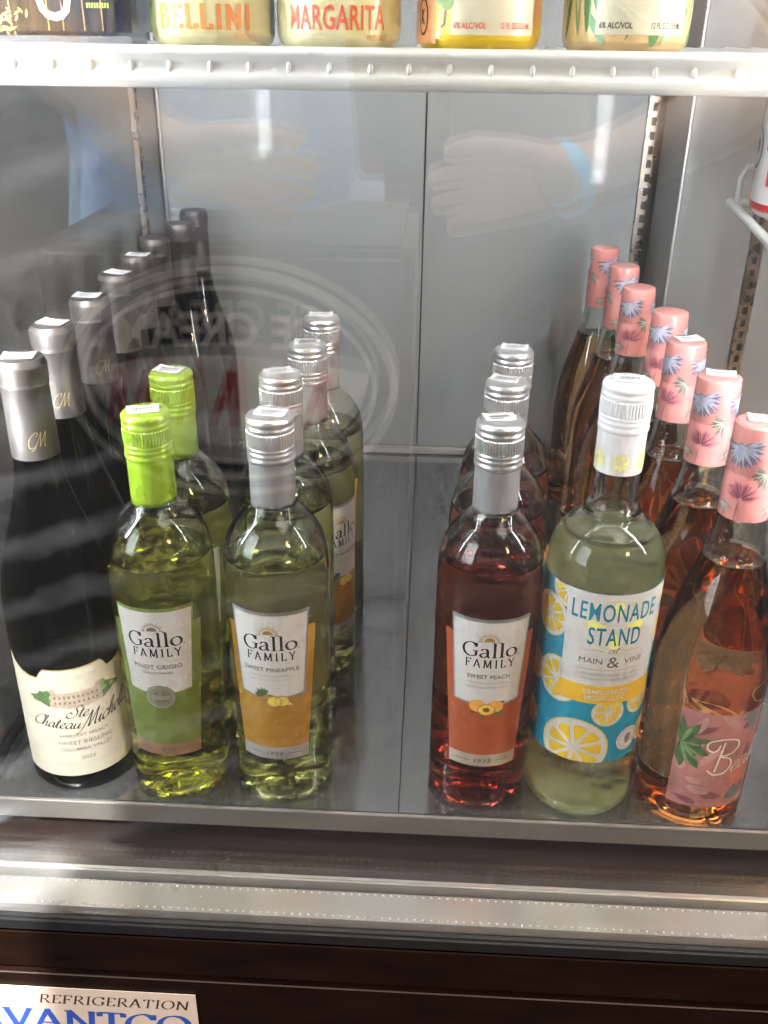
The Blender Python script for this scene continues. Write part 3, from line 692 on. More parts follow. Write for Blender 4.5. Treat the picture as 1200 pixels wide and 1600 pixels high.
GALLO = [(.0285, 0), (.0335, .0008), (.0360, .0035), (.0367, .010), (.0367, .05), (.0367, .10), (.0367, .15), (.0367, .180), (.0365, .190), (.0355, .200), (.0335, .2085), (.0300, .2165), (.0250, .2235), (.0195, .2292), (.0162, .2338), (.0148, .240), (.0143, .260), (.0143, .292)]
GR = .0367
def gallo_label(t, kind):
    R = GR
    cfg = dict(pinot=('lab_green', 'olive_edge', 'band_copper', 'sun_brown'), pine=('lab_amber', 'grey_edge', 'band_silver', 'sun_gold'), peach=('lab_peach', 'grey_edge', 'band_champagne', 'sun_gold'))[kind]
    body = [(-.0335, .1555), (-.0275, .0535)]
    lab = Print().add([[(-.0255, .0530), (.0255, .0530), (.0345, .1545), (-.0345, .1545)]]).build('label', cfg[0], t, R, .00012)
    Print().add([[(-.0250, .0425), (.0250, .0425), (.0256, .0532), (-.0256, .0532)]]).build('foil_band', cfg[2], lab, R, .00016)
    Print().add([[(-.0240, .0995), (0, .0962), (.0240, .0995), (.0292, .1690), (.0, .1690), (-.0292, .1690)]]).build('panel_edge', cfg[1], lab, R, .00018)
    Print().add([[(-.0226, .1008), (0, .0977), (.0226, .1008), (.0275, .1664), (.0, .1664), (-.0275, .1664)]]).build('white_panel', 'paper_w', lab, R, .00024)
    sun = Print()
    cx, cz = -.001, .1512
    for i in range(13):
        a = math.pi*(i+.0)/12; r0, r1 = .0050, (.0098 if i % 2 == 0 else .0084)
        sun.add([[(cx+r0*math.cos(a)-.00050*math.sin(a), cz+r0*.9*math.sin(a)+.00050*math.cos(a)), (cx+r1*math.cos(a), cz+r1*.9*math.sin(a)), (cx+r0*math.cos(a)+.00050*math.sin(a), cz+r0*.9*math.sin(a)-.00050*math.cos(a))]])
    sun.add([[(cx+.0038*math.cos(math.pi*i/12), cz+.0036*math.sin(math.pi*i/12)) for i in range(13)]])
    sun.build('sun_emblem', cfg[3], lab, R, .00031)
    P = Print()
    P.add(serif('Gallo', 0, .1386, .0112, .0385, .165, .05, 0, .06))
    P.add(serif('FAMILY', .0005, .1300, .0066, .0345, .15, .05, 0, .30))
    P.add([disc(.0203, .1390, .0005, None, 10)])
    P.build('name_lettering', 'ink', lab, R, .00031)
    P = Print()
    if kind == 'pinot':
        P.add(text('PINOT GRIGIO', 0, .1215, .0036, .0345, .016, sp=1.08))
        P.add(text('CALIFORNIA', 0, .1163, .0019, .0215, .01))
    else:
        P.add(text('SWEET PINEAPPLE' if kind == 'pine' else 'SWEET PEACH', 0, .1222, .0034, .0400 if kind == 'pine' else .0300, .016, sp=1.06))
    P.build('variety_lettering', 'ink_soft', lab, R, .00031)
    if kind != 'pinot':
        P = Print(); f = 'Pineapple' if kind == 'pine' else 'Peach'
        P.add(text('Deliciously Sweet Wine', 0, .1168, .0023, .0275)); P.add(text('with Natural %s Flavor' % f, 0, .1134, .0023, .0300))
        P.build('small_lettering', 'ink_pale', lab, R, .00031)
    Print().add(text('1933', 0, .0478, .0036, .0120, .02)).add([rect(-.0200, -.0090, .0474, .0480), rect(.0090, .0200, .0474, .0480)]).build('year_lettering', 'ink_soft', lab, R, .00031)
    if kind == 'pinot':
        P = Print(); cz = .0945
        for i in range(46):
            a = 2*math.pi*i/46+random.uniform(-.03, .03); r0 = .0125+random.uniform(0, .004); r1 = random.uniform(.019, .034)
            for seg in range(2):
                ra = r0+(r1-r0)*(seg*.55); rb = ra+(r1-r0)*random.uniform(.25, .42)
                q = [(ra*math.cos(a), cz+ra*math.sin(a)*.95), (rb*math.cos(a), cz+rb*math.sin(a)*.95)]
                if q[1][1] > .0985 and abs(q[1][0]) < .0265 or q[0][1] > .0985 and abs(q[0][0]) < .026 or abs(q[1][0]) > .0262 or q[1][1] < .058: continue
                P.add(ribbon(q, lambda th, t: .00045))
        P.build('sun_ray_print', 'lab_green_ray', lab, R, .00020)
        sl = Print().add([disc(0, .0955, .0107, .0102)]).build('seal', 'seal', lab, R, .00036)
        P = Print().add(ring(0, .0955, .0100, .0095, .0006)).add(ring(0, .0955, .0068, .0064, .0004)).add([rect(-.0066, .0066, .0935, .0940), rect(-.0066, .0066, .0962, .0967)])
        for i in range(34):
            a = 2*math.pi*i/34; P.add([disc(.0084*math.cos(a), .0955+.0080*math.sin(a), .00042, .0007, 6)])
        P.add(text('&', 0, .0990, .0022)); P.add([rect(-.0055+.0017*i, -.0045+.0017*i, .0944, .0957) for i in range(7)])
        P.build('seal_print', 'seal2', lab, R, .00042)
    else:
        P = Print()
        for i in range(70):
            a, z = random.uniform(-.026, .026), random.uniform(.056, .145)
            if abs(a) < .0255 and z > .096: continue
            P.add([disc(a, z, random.uniform(.0002, .0006), None, 7)])
        P.build('bubble_print', 'lab_amber_dot' if kind == 'pine' else 'lab_peach_dot', lab, R, .00016)
        if kind == 'pine':
            P = Print()
            for i in range(11):
                a = R_(55+i*13); P.add([leafp(-.0060, .0995, a+random.uniform(-.1, .1), random.uniform(.0055, .0085), .0022)])
            P.build('fruit_leaf_print', 'leaf', lab, R, .00037)
            Print().add([disc(-.0020, .0970, .0055, .0042)]).build('fruit_husk_print', 'husk', lab, R, .00042)
            Print().add([disc(.0015, .0952, .0052, .0046)]).add([disc(.0070, .0955, .0052, .0047), [(.0085, .0925), (.0145, .0912), (.0118, .0950)]]).build('fruit_flesh_print', 'pineapple', lab, R, .00047)
            Print().add(ring(.0015, .0952, .0052, .0046, .0004, 24)).add(ring(.0070, .0955, .0052, .0047, .0004, 24)).add(ring(.0070, .0955, .0016, .0014, .0003, 14)).build('fruit_outline_print', 'husk', lab, R, .00056)
        else:
            P = Print().add([leafp(-.004, .0935, R_(200), .008, .003), leafp(.006, .0925, R_(-25), .008, .0032), leafp(.006, .0985, R_(20), .008, .0035), leafp(-.001, .092, R_(240), .006, .003)])
            P.build('fruit_leaf_print', 'leaf', lab, R, .00037)
            Print().add([disc(-.0062, .0972, .0058, .0052), disc(.0060, .0968, .0060, .0050)]).build('fruit_skin_print', 'peach_f', lab, R, .00042)
            Print().add([disc(.0002, .0942, .0062, .0050)]).build('fruit_flesh_print', 'pineapple', lab, R, .00050)
            Print().add([disc(.0002, .0942, .0026, .0020)]).add(ring(.0002, .0942, .0062, .0050, .0005, 24)).build('fruit_stone_print', 'peach_r', lab, R, .00057)
def make_gallo(kind, name, level):
    t = thing(name, '', 'wine bottle')
    bottle_glass(t, GALLO, level, M['glass_flint' if kind == 'peach' else 'glass_clear'], M[dict(pinot='w_pinot', pine='w_pine', peach='w_peach')[kind]])
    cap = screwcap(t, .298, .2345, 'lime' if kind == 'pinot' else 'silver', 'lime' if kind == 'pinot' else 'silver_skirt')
    if kind == 'pinot':
        P = Print().add(text('1933 GALLO', 0, .2415, .0022, .0200)).add([rect(-.040, .040, .2440, .2443), rect(-.040, .040, .2386, .2389)])
        P.build('skirt_print', 'lime_print', cap, .0151, .0002)
    gallo_label(t, kind)
    back_label(t, GR, 56, .066, .178)
    return t
def place(proto, first, loc, rz, label, group, sticker=None):
    o = proto if first else copy_tree(proto)
    o.location = loc; o.rotation_euler = (0, 0, rz); o['label'] = label; o['group'] = group
    return o
def put_all(proto, spots, labels, group, cap_top):
    roots = []
    for i, sp_ in enumerate(spots):
        o = place(proto, i == 0, (sp_[0], sp_[1], 0.0004), R_(sp_[2]), labels[i], group); roots.append(o)
    for o, sp_ in zip(roots, spots):
        if sp_[3] is not None:
            price_sticker(o, cap_top+.0001, .0145, R_(sp_[3])-o.rotation_euler.z, tuple(sp_[4]) if len(sp_) > 4 else (0, 0))
    return roots

put_all(make_gallo('pinot', 'pinot_grigio_bottle', .1955), [(-.1806, .5680, 1.0, 18, (-.001, -.001)), (-.1835, .6462, 14, -15, (-.001, .001))],
        ['lime capped white wine bottle with green label, at the front edge', 'lime capped white wine bottle standing directly behind the front lime one'], 'lime capped pinot grigio bottles', .298)
put_all(make_gallo('pine', 'sweet_pineapple_bottle', .1965), [(-.0997, .5688, -1.5, -8, (.001, .0)), (-.1046, .6490, 20, 24, (-.001, .001)), (-.0939, .7215, 50, 4), (-.0915, .7990, 8, 6, (0, .003))],
        ['silver capped pale wine bottle with amber pineapple label, at the front edge', 'silver capped pale wine bottle, second in the pineapple label row',
         'silver capped pale wine bottle, third in the pineapple label row', 'silver capped pale wine bottle, farthest back in the pineapple label row'], 'silver capped pineapple wine bottles', .298)
put_all(make_gallo('peach', 'sweet_peach_bottle', .1990), [(.0488, .5705, 1.5, 12, (-.001, .001)), (.0577, .6456, 25, -22, (-.001, .0015)), (.0676, .7205, -20, -10, (0, .002))],
        ['dark pink wine bottle with orange peach label and silver cap, at the front', 'dark pink wine bottle with silver cap, second in the peach row',
         'dark pink wine bottle with silver cap, farthest back in the peach row'], 'silver capped peach wine bottles', .298)

# ---- lemonade bottle
LR = .040
LEM = [(.0310, 0), (.0365, .0008), (.0392, .004), (.0400, .011), (.040, .05), (.040, .10), (.040, .15), (.040, .185), (.0397, .196), (.0385, .2060), (.0360, .2150), (.0318, .2230), (.0260, .2295), (.0205, .2340), (.0187, .2362), (.0187, .2392), (.0170, .2412), (.0157, .2435), (.0150, .250), (.0146, .285), (.0146, .320)]
def lemon_slice(P_rim, P_white, P_seg, cx, cz, rx, rz, rot=0.0, n=9, clip=None):
    P_rim.append(disc(cx, cz, rx, rz, 40)); P_white.append(disc(cx, cz, rx*.955, rz*.955, 40))
    for i in range(n):
        a0, a1 = rot+2*math.pi*(i+.10)/n, rot+2*math.pi*(i+.90)/n; am = (a0+a1)/2
        pts = [(.17*math.cos(am), .17*math.sin(am))]
        for k in range(7):
            a = a0+(a1-a0)*k/6; rr = .80 if 0 < k < 6 else .70
            pts.append((rr*math.cos(a), rr*math.sin(a)))
        P_seg.append([(cx+rx*x_, cz+rz*y_) for x_, y_ in pts])
def clip_poly(poly, f):
    """Sutherland-Hodgman against f(p) >= 0 (linear)"""
    out = []
    for a, b in zip(poly, poly[1:]+poly[:1]):
        fa, fb = f(a), f(b)
        if fa >= 0: out.append(a)
        if (fa >= 0) != (fb >= 0):
            t = fa/(fa-fb); out.append((a[0]+(b[0]-a[0])*t, a[1]+(b[1]-a[1])*t))
    return out
def lem_bottle():
    t = thing('lemonade_wine_bottle', 'white capped cloudy green lemonade wine bottle with teal lemon slice label', 'wine bottle', (.126, .5695, .0004))
    bottle_glass(t, LEM, .2225, M['glass_flint'], M['w_lemon'])
    cap = screwcap(t, .3267, .2675, 'white_cap', 'white_cap', 1.02)
    kx = math.pi/180*LR
    back_label(t, LR, 62, .070, .190)
    X0_, X1_, Z0_, Z1_ = -102*kx, 78*kx, .0540, .1945
    lab = Print().add([rect(X0_, X1_, Z0_, Z1_)]).build('label', 'teal', t, LR, .00012)
    rim, wh, seg = [], [], []
    for cx, cz, r, ro in ((-45, .1915, .0140, .2), (-66, .1660, .0165, .5), (-47, .1190, .0180, .1), (8, .0985, .0118, .3), (-22, .0665, .0245, .35), (-86, .1170, .0130, .3), (46, .1040, .0125, .2), (72, .1580, .0150, .1), (60, .1850, .008, .2), (64, .0720, .0120, 0), (-88, .0750, .0120, 0)):
        lemon_slice(rim, wh, seg, cx*kx, cz, r, r, ro)
    cut = [lambda q: q[0]-X0_-.0003, lambda q: X1_-.0003-q[0], lambda q: q[1]-Z0_-.0003, lambda q: Z1_-.0003-q[1]]
    def cl_(L_):
        o_ = []
        for p in L_:
            for f in cut:
                p = clip_poly(p, f) if p else p
            if p: o_.append(p)
        return o_
    Print().add(cl_(rim)).build('slice_rim_print', 'lemon_rim', lab, LR, .00016)
    Print().add(cl_(wh)).build('slice_pith_print', 'paper_w', lab, LR, .00022)
    Print().add(cl_(seg)).build('slice_segment_print', 'lemon', lab, LR, .00028)
    wpan = Print().add([[(-44*kx, .1200), (56*kx, .1200), (58*kx, .1944), (-46*kx, .1944)]]).build('white_panel', 'paper_w', lab, LR, .00034)
    Print().add([rect(-46*kx, 58*kx, .1065, .1215)]).build('amber_band', 'lemon_orange', lab, LR, .00036)
    P = Print().add(ring(4*kx, .1705, .0215, .0208, .0003))
    for i in range(8):
        if i in (0, 2, 4, 6):
            a = i*math.pi/4; P.add([[(4*kx+rr*math.cos(a+da), .1705+rr*math.sin(a+da)*.96) for rr, da in ((.006, 0), (.0165, -.24), (.0190, -.10), (.0190, .10), (.0165, .24))]])
    P.build('lemon_emblem', 'lemon_pale', lab, LR, .00039)
    P = Print().add(text('LEMONADE', 3*kx, .1805, .0138, .0600, .010, sp=1.12)).add(text('STAND', 4*kx, .1618, .0138, .0360, .010, sp=1.12))
    P.build('name_lettering', 'teal_ink', lab, LR, .00046)
    P = Print().add(script('at', 4*kx, .1490, .0060, .0070)).add(text('MAIN', -.0115, .1420, .0043, .0155)).add(text('VINE', .0185, .1420, .0043, .0145)).add(text('&', .0038, .1415, .0085, .0085, .0))
    P.add([rect(-.021, -.003, .1505, .1507), rect(.009, .025, .1505, .1507), rect(-.021, .025, .1350, .1352)])
    P.build('maker_lettering', 'ink_soft', lab, LR, .00046)
    P = Print().add(text('A REFRESHING BLEND OF WINE', .002, .1310, .0022, .0440)).add(text('& NATURAL LEMONADE FLAVORS', .002, .1273, .0022, .0460))
    P.build('small_lettering', 'ink_pale', lab, LR, .00046)
    P = Print().add(text('LEMONADE', .0025, .1166, .0037, .0325, .02)).add(text('MOSCATO', .0025, .1114, .0037, .0295, .02))
    P.build('band_lettering', 'paper_w', lab, LR, .00046)
    sl = Print().add([disc(36*kx, .0712, .0100)]).build('round_seal', 'paper_w', lab, LR, .00034)
    P = Print().add([[(36*kx-.0032, .0730), (36*kx-.0018, .0755), (36*kx+.0022, .0755), (36*kx+.0034, .0728), (36*kx+.0010, .0665), (36*kx-.0016, .0668)]])
    for i in range(26):
        a = 2*math.pi*i/26; P.add([disc(36*kx+.0078*math.cos(a), .0712+.0078*math.sin(a), .0004, .0006, 6)])
    P.build('seal_print', 'ink_soft', lab, LR, .00042)
    # lemons on the cap skirt
    A, B, D = [], [], []
    for k in range(5):
        lemon_slice(A, B, D, (k-2)*.0165-.0025, .2765, .0066, .0066, .1*k, 9)
    Print().add(D).build('cap_lemon_print', 'lemon_pale', cap, .0154, .0003)
    P = Print()
    for k in range(5): P.add(ring((k-2)*.0165-.0025, .2765, .0068, .0068, .0003, 30))
    P.build('cap_lemon_ring', 'lemon_pale', cap, .0154, .0003)
    price_sticker(t, .3268, .0145, R_(-12), (0, .0), .019, .013)
    t.rotation_euler.z = R_(3)
lem_bottle()

# ---- dark riesling bottles
DR = .040
DARK = [(.0310, 0), (.0365, .0008), (.0392, .004), (.0400, .011), (.040, .05), (.040, .09), (.040, .130), (.0398, .145), (.0386, .163), (.0350, .183), (.0290, .203), (.0222, .224), (.0172, .245), (.0150, .262), (.0143, .280), (.0143, .323)]
def dark_bottle():
    t = thing('riesling_bottle', '', 'wine bottle')
    bottle_glass(t, DARK, .1235, M['glass_dark'], M['w_dark'])
    cap = lathe('capsule', [(.0148, .2635), (.0156, .2635), (.0152, .290), (.0151, .3115), (.0156, .3122), (.0157, .3135), (.0154, .3142), (.0157, .3155), (.0158, .3250), (.0157, .3262), (.0150, .3270), (.0148, .3283), (.0138, .3297), (0, .3297)], 'taupe', t, 56, 40)
    Print().add(script('CM', 0, .2725, .0105, .0125, .06, .03, .3)).build('capsule_monogram', 'gold', cap, .01545, .0002, ang=R_(6))
    kx = R_(1)*DR
    def lab_pieces(e):
        top = [(76, .1190), (66, .1120), (56, .1080), (46, .1058), (37, .1052)]
        ps_ = [rect(-76*kx, 76*kx, .0165, .0900)]
        for sg_ in (-1, 1):
            for (a0, z0), (a1, z1) in zip(top, top[1:]):
                ps_.append([(sg_*a0*kx, .0900), (sg_*a1*kx, .0900), (sg_*a1*kx, z1+e), (sg_*a0*kx, z0+e)])
        cen = [(-37, .1052), (-33, .1100), (-29, .1130), (-15, .1124), (0, .1122), (15, .1124), (29, .1130), (33, .1100), (37, .1052)]
        for (a0, z0), (a1, z1) in zip(cen, cen[1:]):
            ps_.append([(a0*kx, .0900), (a1*kx, .0900), (a1*kx, z1+e), (a0*kx, z0+e)])
        return ps_
    lab = Print().add(lab_pieces(.0012)).build('label', 'gold', t, DR, .00012)
    Print().add(lab_pieces(0)).build('label_paper', 'paper_cream', lab, DR, .00020)
    P = Print().add(text('ESTABLISHED 1967', 0, .1055, .0022, .0330, 0, 0, 0, .0)); P.build('founding_lettering', 'ink_pale', lab, DR, .00028)
    # the house, in a shallow bowl of lawn
    P = Print().add([[(-.0145, .0815), (0, .0795), (.0145, .0815), (.0145, .0895), (-.0145, .0895)], rect(-.0155, -.0115, .0815, .0905), rect(.0115, .0155, .0815, .0905)])
    for sx_ in (-1, 1): P.add([disc(sx_*.0135, .0912, .0021, .0026, 14)])
    P.add([[(-.0150, .0895), (.0150, .0895), (.0130, .0908), (-.0130, .0908)]])
    P.scale(1.22, 1.30, .0830).build('house_print', 'stonework', lab, DR, .00028)
    P = Print()
    for i in range(10):
        for z_ in (.0832, .0868): P.add([rect(-.0128+i*.0027, -.0115+i*.0027, z_, z_+.0018)])
    P.scale(1.22, 1.30, .0830).build('house_window_print', 'stone_dark', lab, DR, .00034)
    P, Q = Print(), Print()
    for i in range(16):
        sx_ = random.choice((-1, 1)); d = random.uniform(.016, .0265); hgt = .0095*(1-(d-.016)/.013)
        (P if random.random() < .6 else Q).add([disc(sx_*d, .0855+random.uniform(0, hgt)*.8, .0019, .0017, 9)])
    for sx_ in (-1, 1):
        P.add([[(sx_*.0155, .0812), (sx_*.0285, .0882), (sx_*.0235, .0895), (sx_*.0155, .0930)]])
    P.scale(1.22, 1.30, .0830).build('tree_print', 'leaf', lab, DR, .00028); Q.scale(1.22, 1.30, .0830).build('tree_highlight_print', 'leaf_l', lab, DR, .00036)
    P = Print().add(script('Ste', -.0010, .0705, .0100, .0140, .12, .03, .55)).add(script('Chateau', -.0185, .0625, .0105, .0350, .13, .03, .55, rise=-.004)).add(script('Michelle', .0205, .0630, .0130, .0400, .13, .03, .55, rise=.0085))
    P.build('name_lettering', 'ink', lab, DR, .00028)
    P = Print().add(text('HARVEST SELECT', .002, .0545, .0026, .0360, .012)).add(text('SWEET RIESLING', .002, .0478, .0036, .0400, .012)).add(text('COLUMBIA VALLEY', .002, .0416, .0030, .0390, .01)).add(text('2022', .002, .0334, .0032, .0105, .01))
    P.build('variety_lettering', 'ink_soft', lab, DR, .00028)
    Print().add(text("WASHINGTON STATE'S FOUNDING WINERY", .002, .0280, .0018, .0480)).build('small_lettering', 'ink_pale', lab, DR, .00028)
    Print().add(script('CM', .0400, .0400, .0110, .0130, .06, .03, .4)).build('label_monogram', 'grey_edge', lab, DR, .00028)
    return t
ords = ['second', 'third', 'fourth', 'fifth', 'sixth', 'seventh']
spots = [(-.2590, .5730, 23, 8, (-.001, .0005)), (-.2665, .6480, 12, -14, (.001, .002)), (-.2640, .7235, 25, -3, (-.001, .003)), (-.2680, .8040, -70, -20, (.001, .002)), (-.2720, .8760, -100, -4, (.001, .004)), (-.2760, .9560, -120, None), (-.2700, 1.0350, -90, None), (-.2728, 1.1160, -80, None)]
put_all(dark_bottle(), spots, ['dark riesling bottle with taupe capsule, front of the row along the left wall'] + ['dark riesling bottle with taupe capsule, %s from the front along the left wall' % o_ for o_ in ords] + ['dark riesling bottle with taupe capsule, farthest back along the left wall'], 'dark riesling bottles along the left wall', .3297)

# ---- pink capped rose bottles
BR = .039
ROSE = [(.0300, 0), (.0355, .0008), (.0382, .004), (.0390, .011), (.039, .05), (.039, .09), (.0389, .118), (.0378, .138), (.0345, .158), (.0290, .178), (.0230, .198), (.0182, .218), (.0155, .238), (.0146, .255), (.0143, .299)]
def flower(P, cx, cz, r, n, wd, ang0=0, spread=2*math.pi):
    for lay_, k in ((1.0, n), (.7, n-3), (.42, n-6)):
        for i in range(k):
            a = ang0+spread*i/k+random.uniform(-.12, .12)
            P.add([leafp(cx+.10*r*math.cos(a), cz+.10*r*math.sin(a), a, r*lay_*random.uniform(.85, 1.05), wd*random.uniform(.8, 1.1))])
def rose_bottle():
    t = thing('rose_wine_bottle', '', 'wine bottle')
    bottle_glass(t, ROSE, .2060, M['glass_flint'], M['w_rose'])
    cap = lathe('cap', [(.0147, .2395), (.0160, .2395), (.0158, .2690), (.0154, .2702), (.0154, .2712), (.0159, .2728), (.0156, .2995), (.0152, .3022), (.0140, .3033), (.0125, .3035), (0, .3035)], 'pink_cap', t, 56, 35)
    CR = .0160
    B1, B2, Rr_, Pl, Lf, Ll = Print(), Print(), Print(), Print(), Print(), Print()
    for k, c0 in enumerate((-.0150, .0185, -.0485)):
        flower(B2, c0, .2890, .0138, 17, .0040, R_(185), R_(215)); flower(B1, c0+.0004, .2894, .0130, 17, .0015, R_(185), R_(215)); flower(B2, c0, .2870, .0052, 9, .0026, R_(20), R_(150)); flower(B1, c0, .2874, .0048, 9, .0011, R_(20), R_(150))
        flower(Rr_, c0+.0050, .2550, .0115, 11, .0046, R_(10), R_(170)); flower(Pl, c0+.0050, .2550, .0118, 14, .0007, R_(10), R_(170))
        Pl.add(ribbon([(c0+.004, .2520), (c0+.003, .2405)], lambda th, t_: .0006))
        for i in range(9):
            a = R_(150+i*16); Lf.add([leafp(c0+.0180, .2740, a+random.uniform(-.1, .1), random.uniform(.008, .012), .0022)])
        for i in range(6):
            a = R_(200+i*26); Lf.add([leafp(c0-.0055, .2500, a, random.uniform(.006, .010), .0022)]); Ll.add([leafp(c0-.0065, .2495, a+.2, random.uniform(.005, .009), .0012)])
        for i in range(5): Ll.add([leafp(c0+.0180, .2735, R_(170+i*30), .008, .0010)])
    rr = lambda z: .0160 if z < .2695 else (.01605 if z < .274 else .01605-.0003*(z-.274)/.0255)
    B2.build('blue_bloom_shade_print', 'pet_blue_d', cap, rr, .00008); B1.build('blue_bloom_print', 'pet_blue', cap, rr, .00016)
    Rr_.build('rose_bloom_print', 'pet_rose', cap, rr, .00008); Pl.build('rose_line_print', 'pet_plum', cap, rr, .00022)
    Lf.build('leaf_print', 'pet_leaf', cap, rr, .00016); Ll.build('pale_leaf_print', 'pet_leaf_l', cap, rr, .00026)
    X = .0335; Z0_, Z1_ = .0188, .1030
    lab = Print().add([rect(-.0300, X, Z0_, Z1_)]).build('label', 'mauve', t, BR, .00012)
    cut = [lambda q: q[0]+.0298, lambda q: X-.0002-q[0], lambda q: q[1]-Z0_-.0002, lambda q: Z1_-.0002-q[1]]
    def cl_(L_):
        o_ = []
        for p in L_:
            for f in cut: p = clip_poly(p, f) if p else p
            if p: o_.append(p)
        return o_
    ps = [leafp(random.uniform(-.025, .03), random.uniform(.02, .09), random.uniform(0, 6.28), random.uniform(.012, .022), random.uniform(.005, .009)) for i in range(16)]
    Print().add(cl_(ps[:8])).build('purple_leaf_print', 'mauve_d', lab, BR, .00016)
    Print().add(cl_(ps[8:]+[leafp(-.012, .10, R_(250), .02, .007)])).build('pink_leaf_print', 'mauve_p', lab, BR, .00024)
    Print().add(cl_([leafp(.028, .100, R_(170+i*22), .016, .006) for i in range(5)]+[leafp(.012, .026, R_(10+i*16), .02, .006) for i in range(4)])).build('grey_leaf_print', 'mauve_g', lab, BR, .00032)
    P = []
    for i in range(9): P.append(leafp(.020, .046, R_(40*i), .013, .006))
    Print().add(cl_(P)).build('coral_flower_print', 'coral', lab, BR, .00040)
    P = [leafp(-.0265, .0745, R_(a), l_, w_, 10, .3) for a, l_, w_ in ((60, .022, .010), (18, .020, .009), (-20, .021, .010), (-55, .024, .011), (-85, .022, .009), (95, .022, .009))]
    Print().add(cl_(P)).build('palm_leaf_print', 'leaf', lab, BR, .00048)
    P = [leafp(-.0265, .0740, R_(a), l_, w_, 8, .3) for a, l_, w_ in ((-45, .021, .0030), (-70, .020, .0030), (5, .016, .002), (70, .018, .003), (-28, .017, .002))]
    Print().add(cl_(P)).build('palm_highlight_print', 'leaf_l', lab, BR, .00056)
    P = Print().add(script('B', .0025, .0505, .0310, .0240, .040, .035, .0, True)).add(script('eac', .0210, .0540, .0190, .0215, .045, .04, .35, True, .006)).add(script('h', .0305, .0580, .0170, .0065, .045, .04, .35, True))
    P.build('name_lettering', 'cream_ink', lab, BR, .00066)
    Print().add(script('Whisper', .0030, .0432, .0100, .0270, .085, .04, .45, False, -.002)).add(text('VIN DE FRANCE', .001, .0225, .0020, .0200)).build('small_lettering', 'mauve_p', lab, BR, .00066)
    return t
spots = [(.2100, .5660, 5, -8, (.003, .002)), (.2075, .6530, 0, -12, (.001, .002)), (.2040, .7370, -14, 18, (.001, .002)), (.2100, .8240, 6, None), (.1990, .9090, 14, None), (.2010, 1.0, 60, None), (.1950, 1.0880, 70, None)]
put_all(rose_bottle(), spots, ['pink floral capped rose wine bottle with palm leaf label, front of the right row'] + ['pink floral capped rose wine bottle, %s from the front in the right row' % o_ for o_ in ords[:5]] + ['pink floral capped rose wine bottle, farthest back in the right row'], 'pink capped rose wine bottles', .3035)

# ---------------------------------------------------------------- drinks on the upper shelf (only their feet are in view)
SZ = .5083
def can(name, label, x, y, r, h, mt, cat='can', group='drinks on the upper shelf'):
    t = thing(name, label, cat, (x, y, SZ), 0, group)
    lathe('can_body', smooth_prof([(r*.80, .0002), (r*.90, .0016), (r*.975, .0052), (r, .010), (r, h*.3), (r, h*.6), (r, h-.010), (r*.9, h-.002)], 3), mt, t, 64, 40)
    lathe('base_rim', [(0, .003), (r*.78, .0022), (r*.80, .0001), (r*.84, .0003), (r*.90, .0014)], 'can_metal', t, 48)
    lathe('lid', [(r*.9, h-.002), (r*.88, h), (r*.84, h-.003), (0, h-.004)], 'can_metal', t, 48)
    return t
def zof(dz): return dz
c1 = can('bellini_can', 'cream can with orange BELLINI lettering and lime edge on the upper shelf', -.1262, .598, .0345, .115, 'can_cream')
Print().add([rect(-.0420, -.0335, .008, .108)]).build('lime_stripe', 'can_lime', c1, .0345, .00012)
Print().add(serif('BELLINI', .0010, .0100, .0115, .0540, .22, .07, 0, .18)).add(text('10.5% ALC', .0240, .0066, .0028, .0130)).build('name_lettering', 'can_orange_ink', c1, .0345, .0003)
Print().add(text('pure fine, natural flavours', -.0120, .0076, .0018, .0260)).add(text('real ingredients', -.0180, .0052, .0016, .0140)).build('small_lettering', 'ink_pale', c1, .0345, .0003)
c2 = can('margarita_can', 'cream can with red MARGARITA lettering on the upper shelf', -.0552, .598, .0345, .115, 'can_cream')
Print().add(text('MARGARITA', .0020, .0160, .0120, .0560, .012, sp=1.05)).add(text('10.5% ALC', .0250, .0066, .0028, .0130)).build('name_lettering', 'can_red_ink', c2, .0345, .0003)
Print().add(text('pure fine, natural flavours', -.0120, .0076, .0018, .0260)).add(text('real ingredients', -.0180, .0052, .0016, .0140)).build('small_lettering', 'ink_pale', c2, .0345, .0003)
c3 = can('yellow_can', 'yellow and orange fruit tree can with cream panel on the upper shelf', .0228, .598, .0345, .122, 'can_yellow')
Print().add([rect(-.0540, -.0260, .004, .116)]).build('orange_side', 'can_orange', c3, .0345, .00012)
Print().add([rect(-.0165, .0330, .0085, .090)]).build('cream_panel', 'can_panel', c3, .0345, .00020)
Print().add(text('6% ALC/VOL', -.0060, .0130, .0030, .0175, .015)).add(text('12 FL OZ/355 ML', .0200, .0130, .0030, .0190, .015)).build('panel_lettering', 'can_red_ink', c3, .0345, .0003)
P = Print().add([disc(-.0370, .0170, .0046, .0092)]); P.build('kosher_disc', 'ink', c3, .0345, .00022)
Print().add([disc(-.0370, .0170, .0036, .0078)]).build('kosher_disc_inner', 'can_orange', c3, .0345, .00030)
Print().add(text('K', -.0370, .0170, .0075, .0038, .05)).build('kosher_letter', 'ink', c3, .0345, .00040)
Print().add([disc(-.0215, .0300, .0060, .0050), disc(-.0190, .0240, .0040, .0040), disc(-.0235, .0250, .003, .003)]).build('tree_print', 'leaf_l', c3, .0345, .00024)
Print().add(ribbon([(-.0230, .0120), (-.0205, .0135), (-.0198, .0200)], lambda a, t: .0016)).build('branch_print', 'ink_soft', c3, .0345, .00024)
Print().add([disc(-.0245, .0085, .0022), disc(-.0200, .0270, .0016), disc(-.0180, .0310, .0015), disc(.0365, .0200, .0030, .009)]).build('fruit_print', 'can_orange', c3, .0345, .00032)
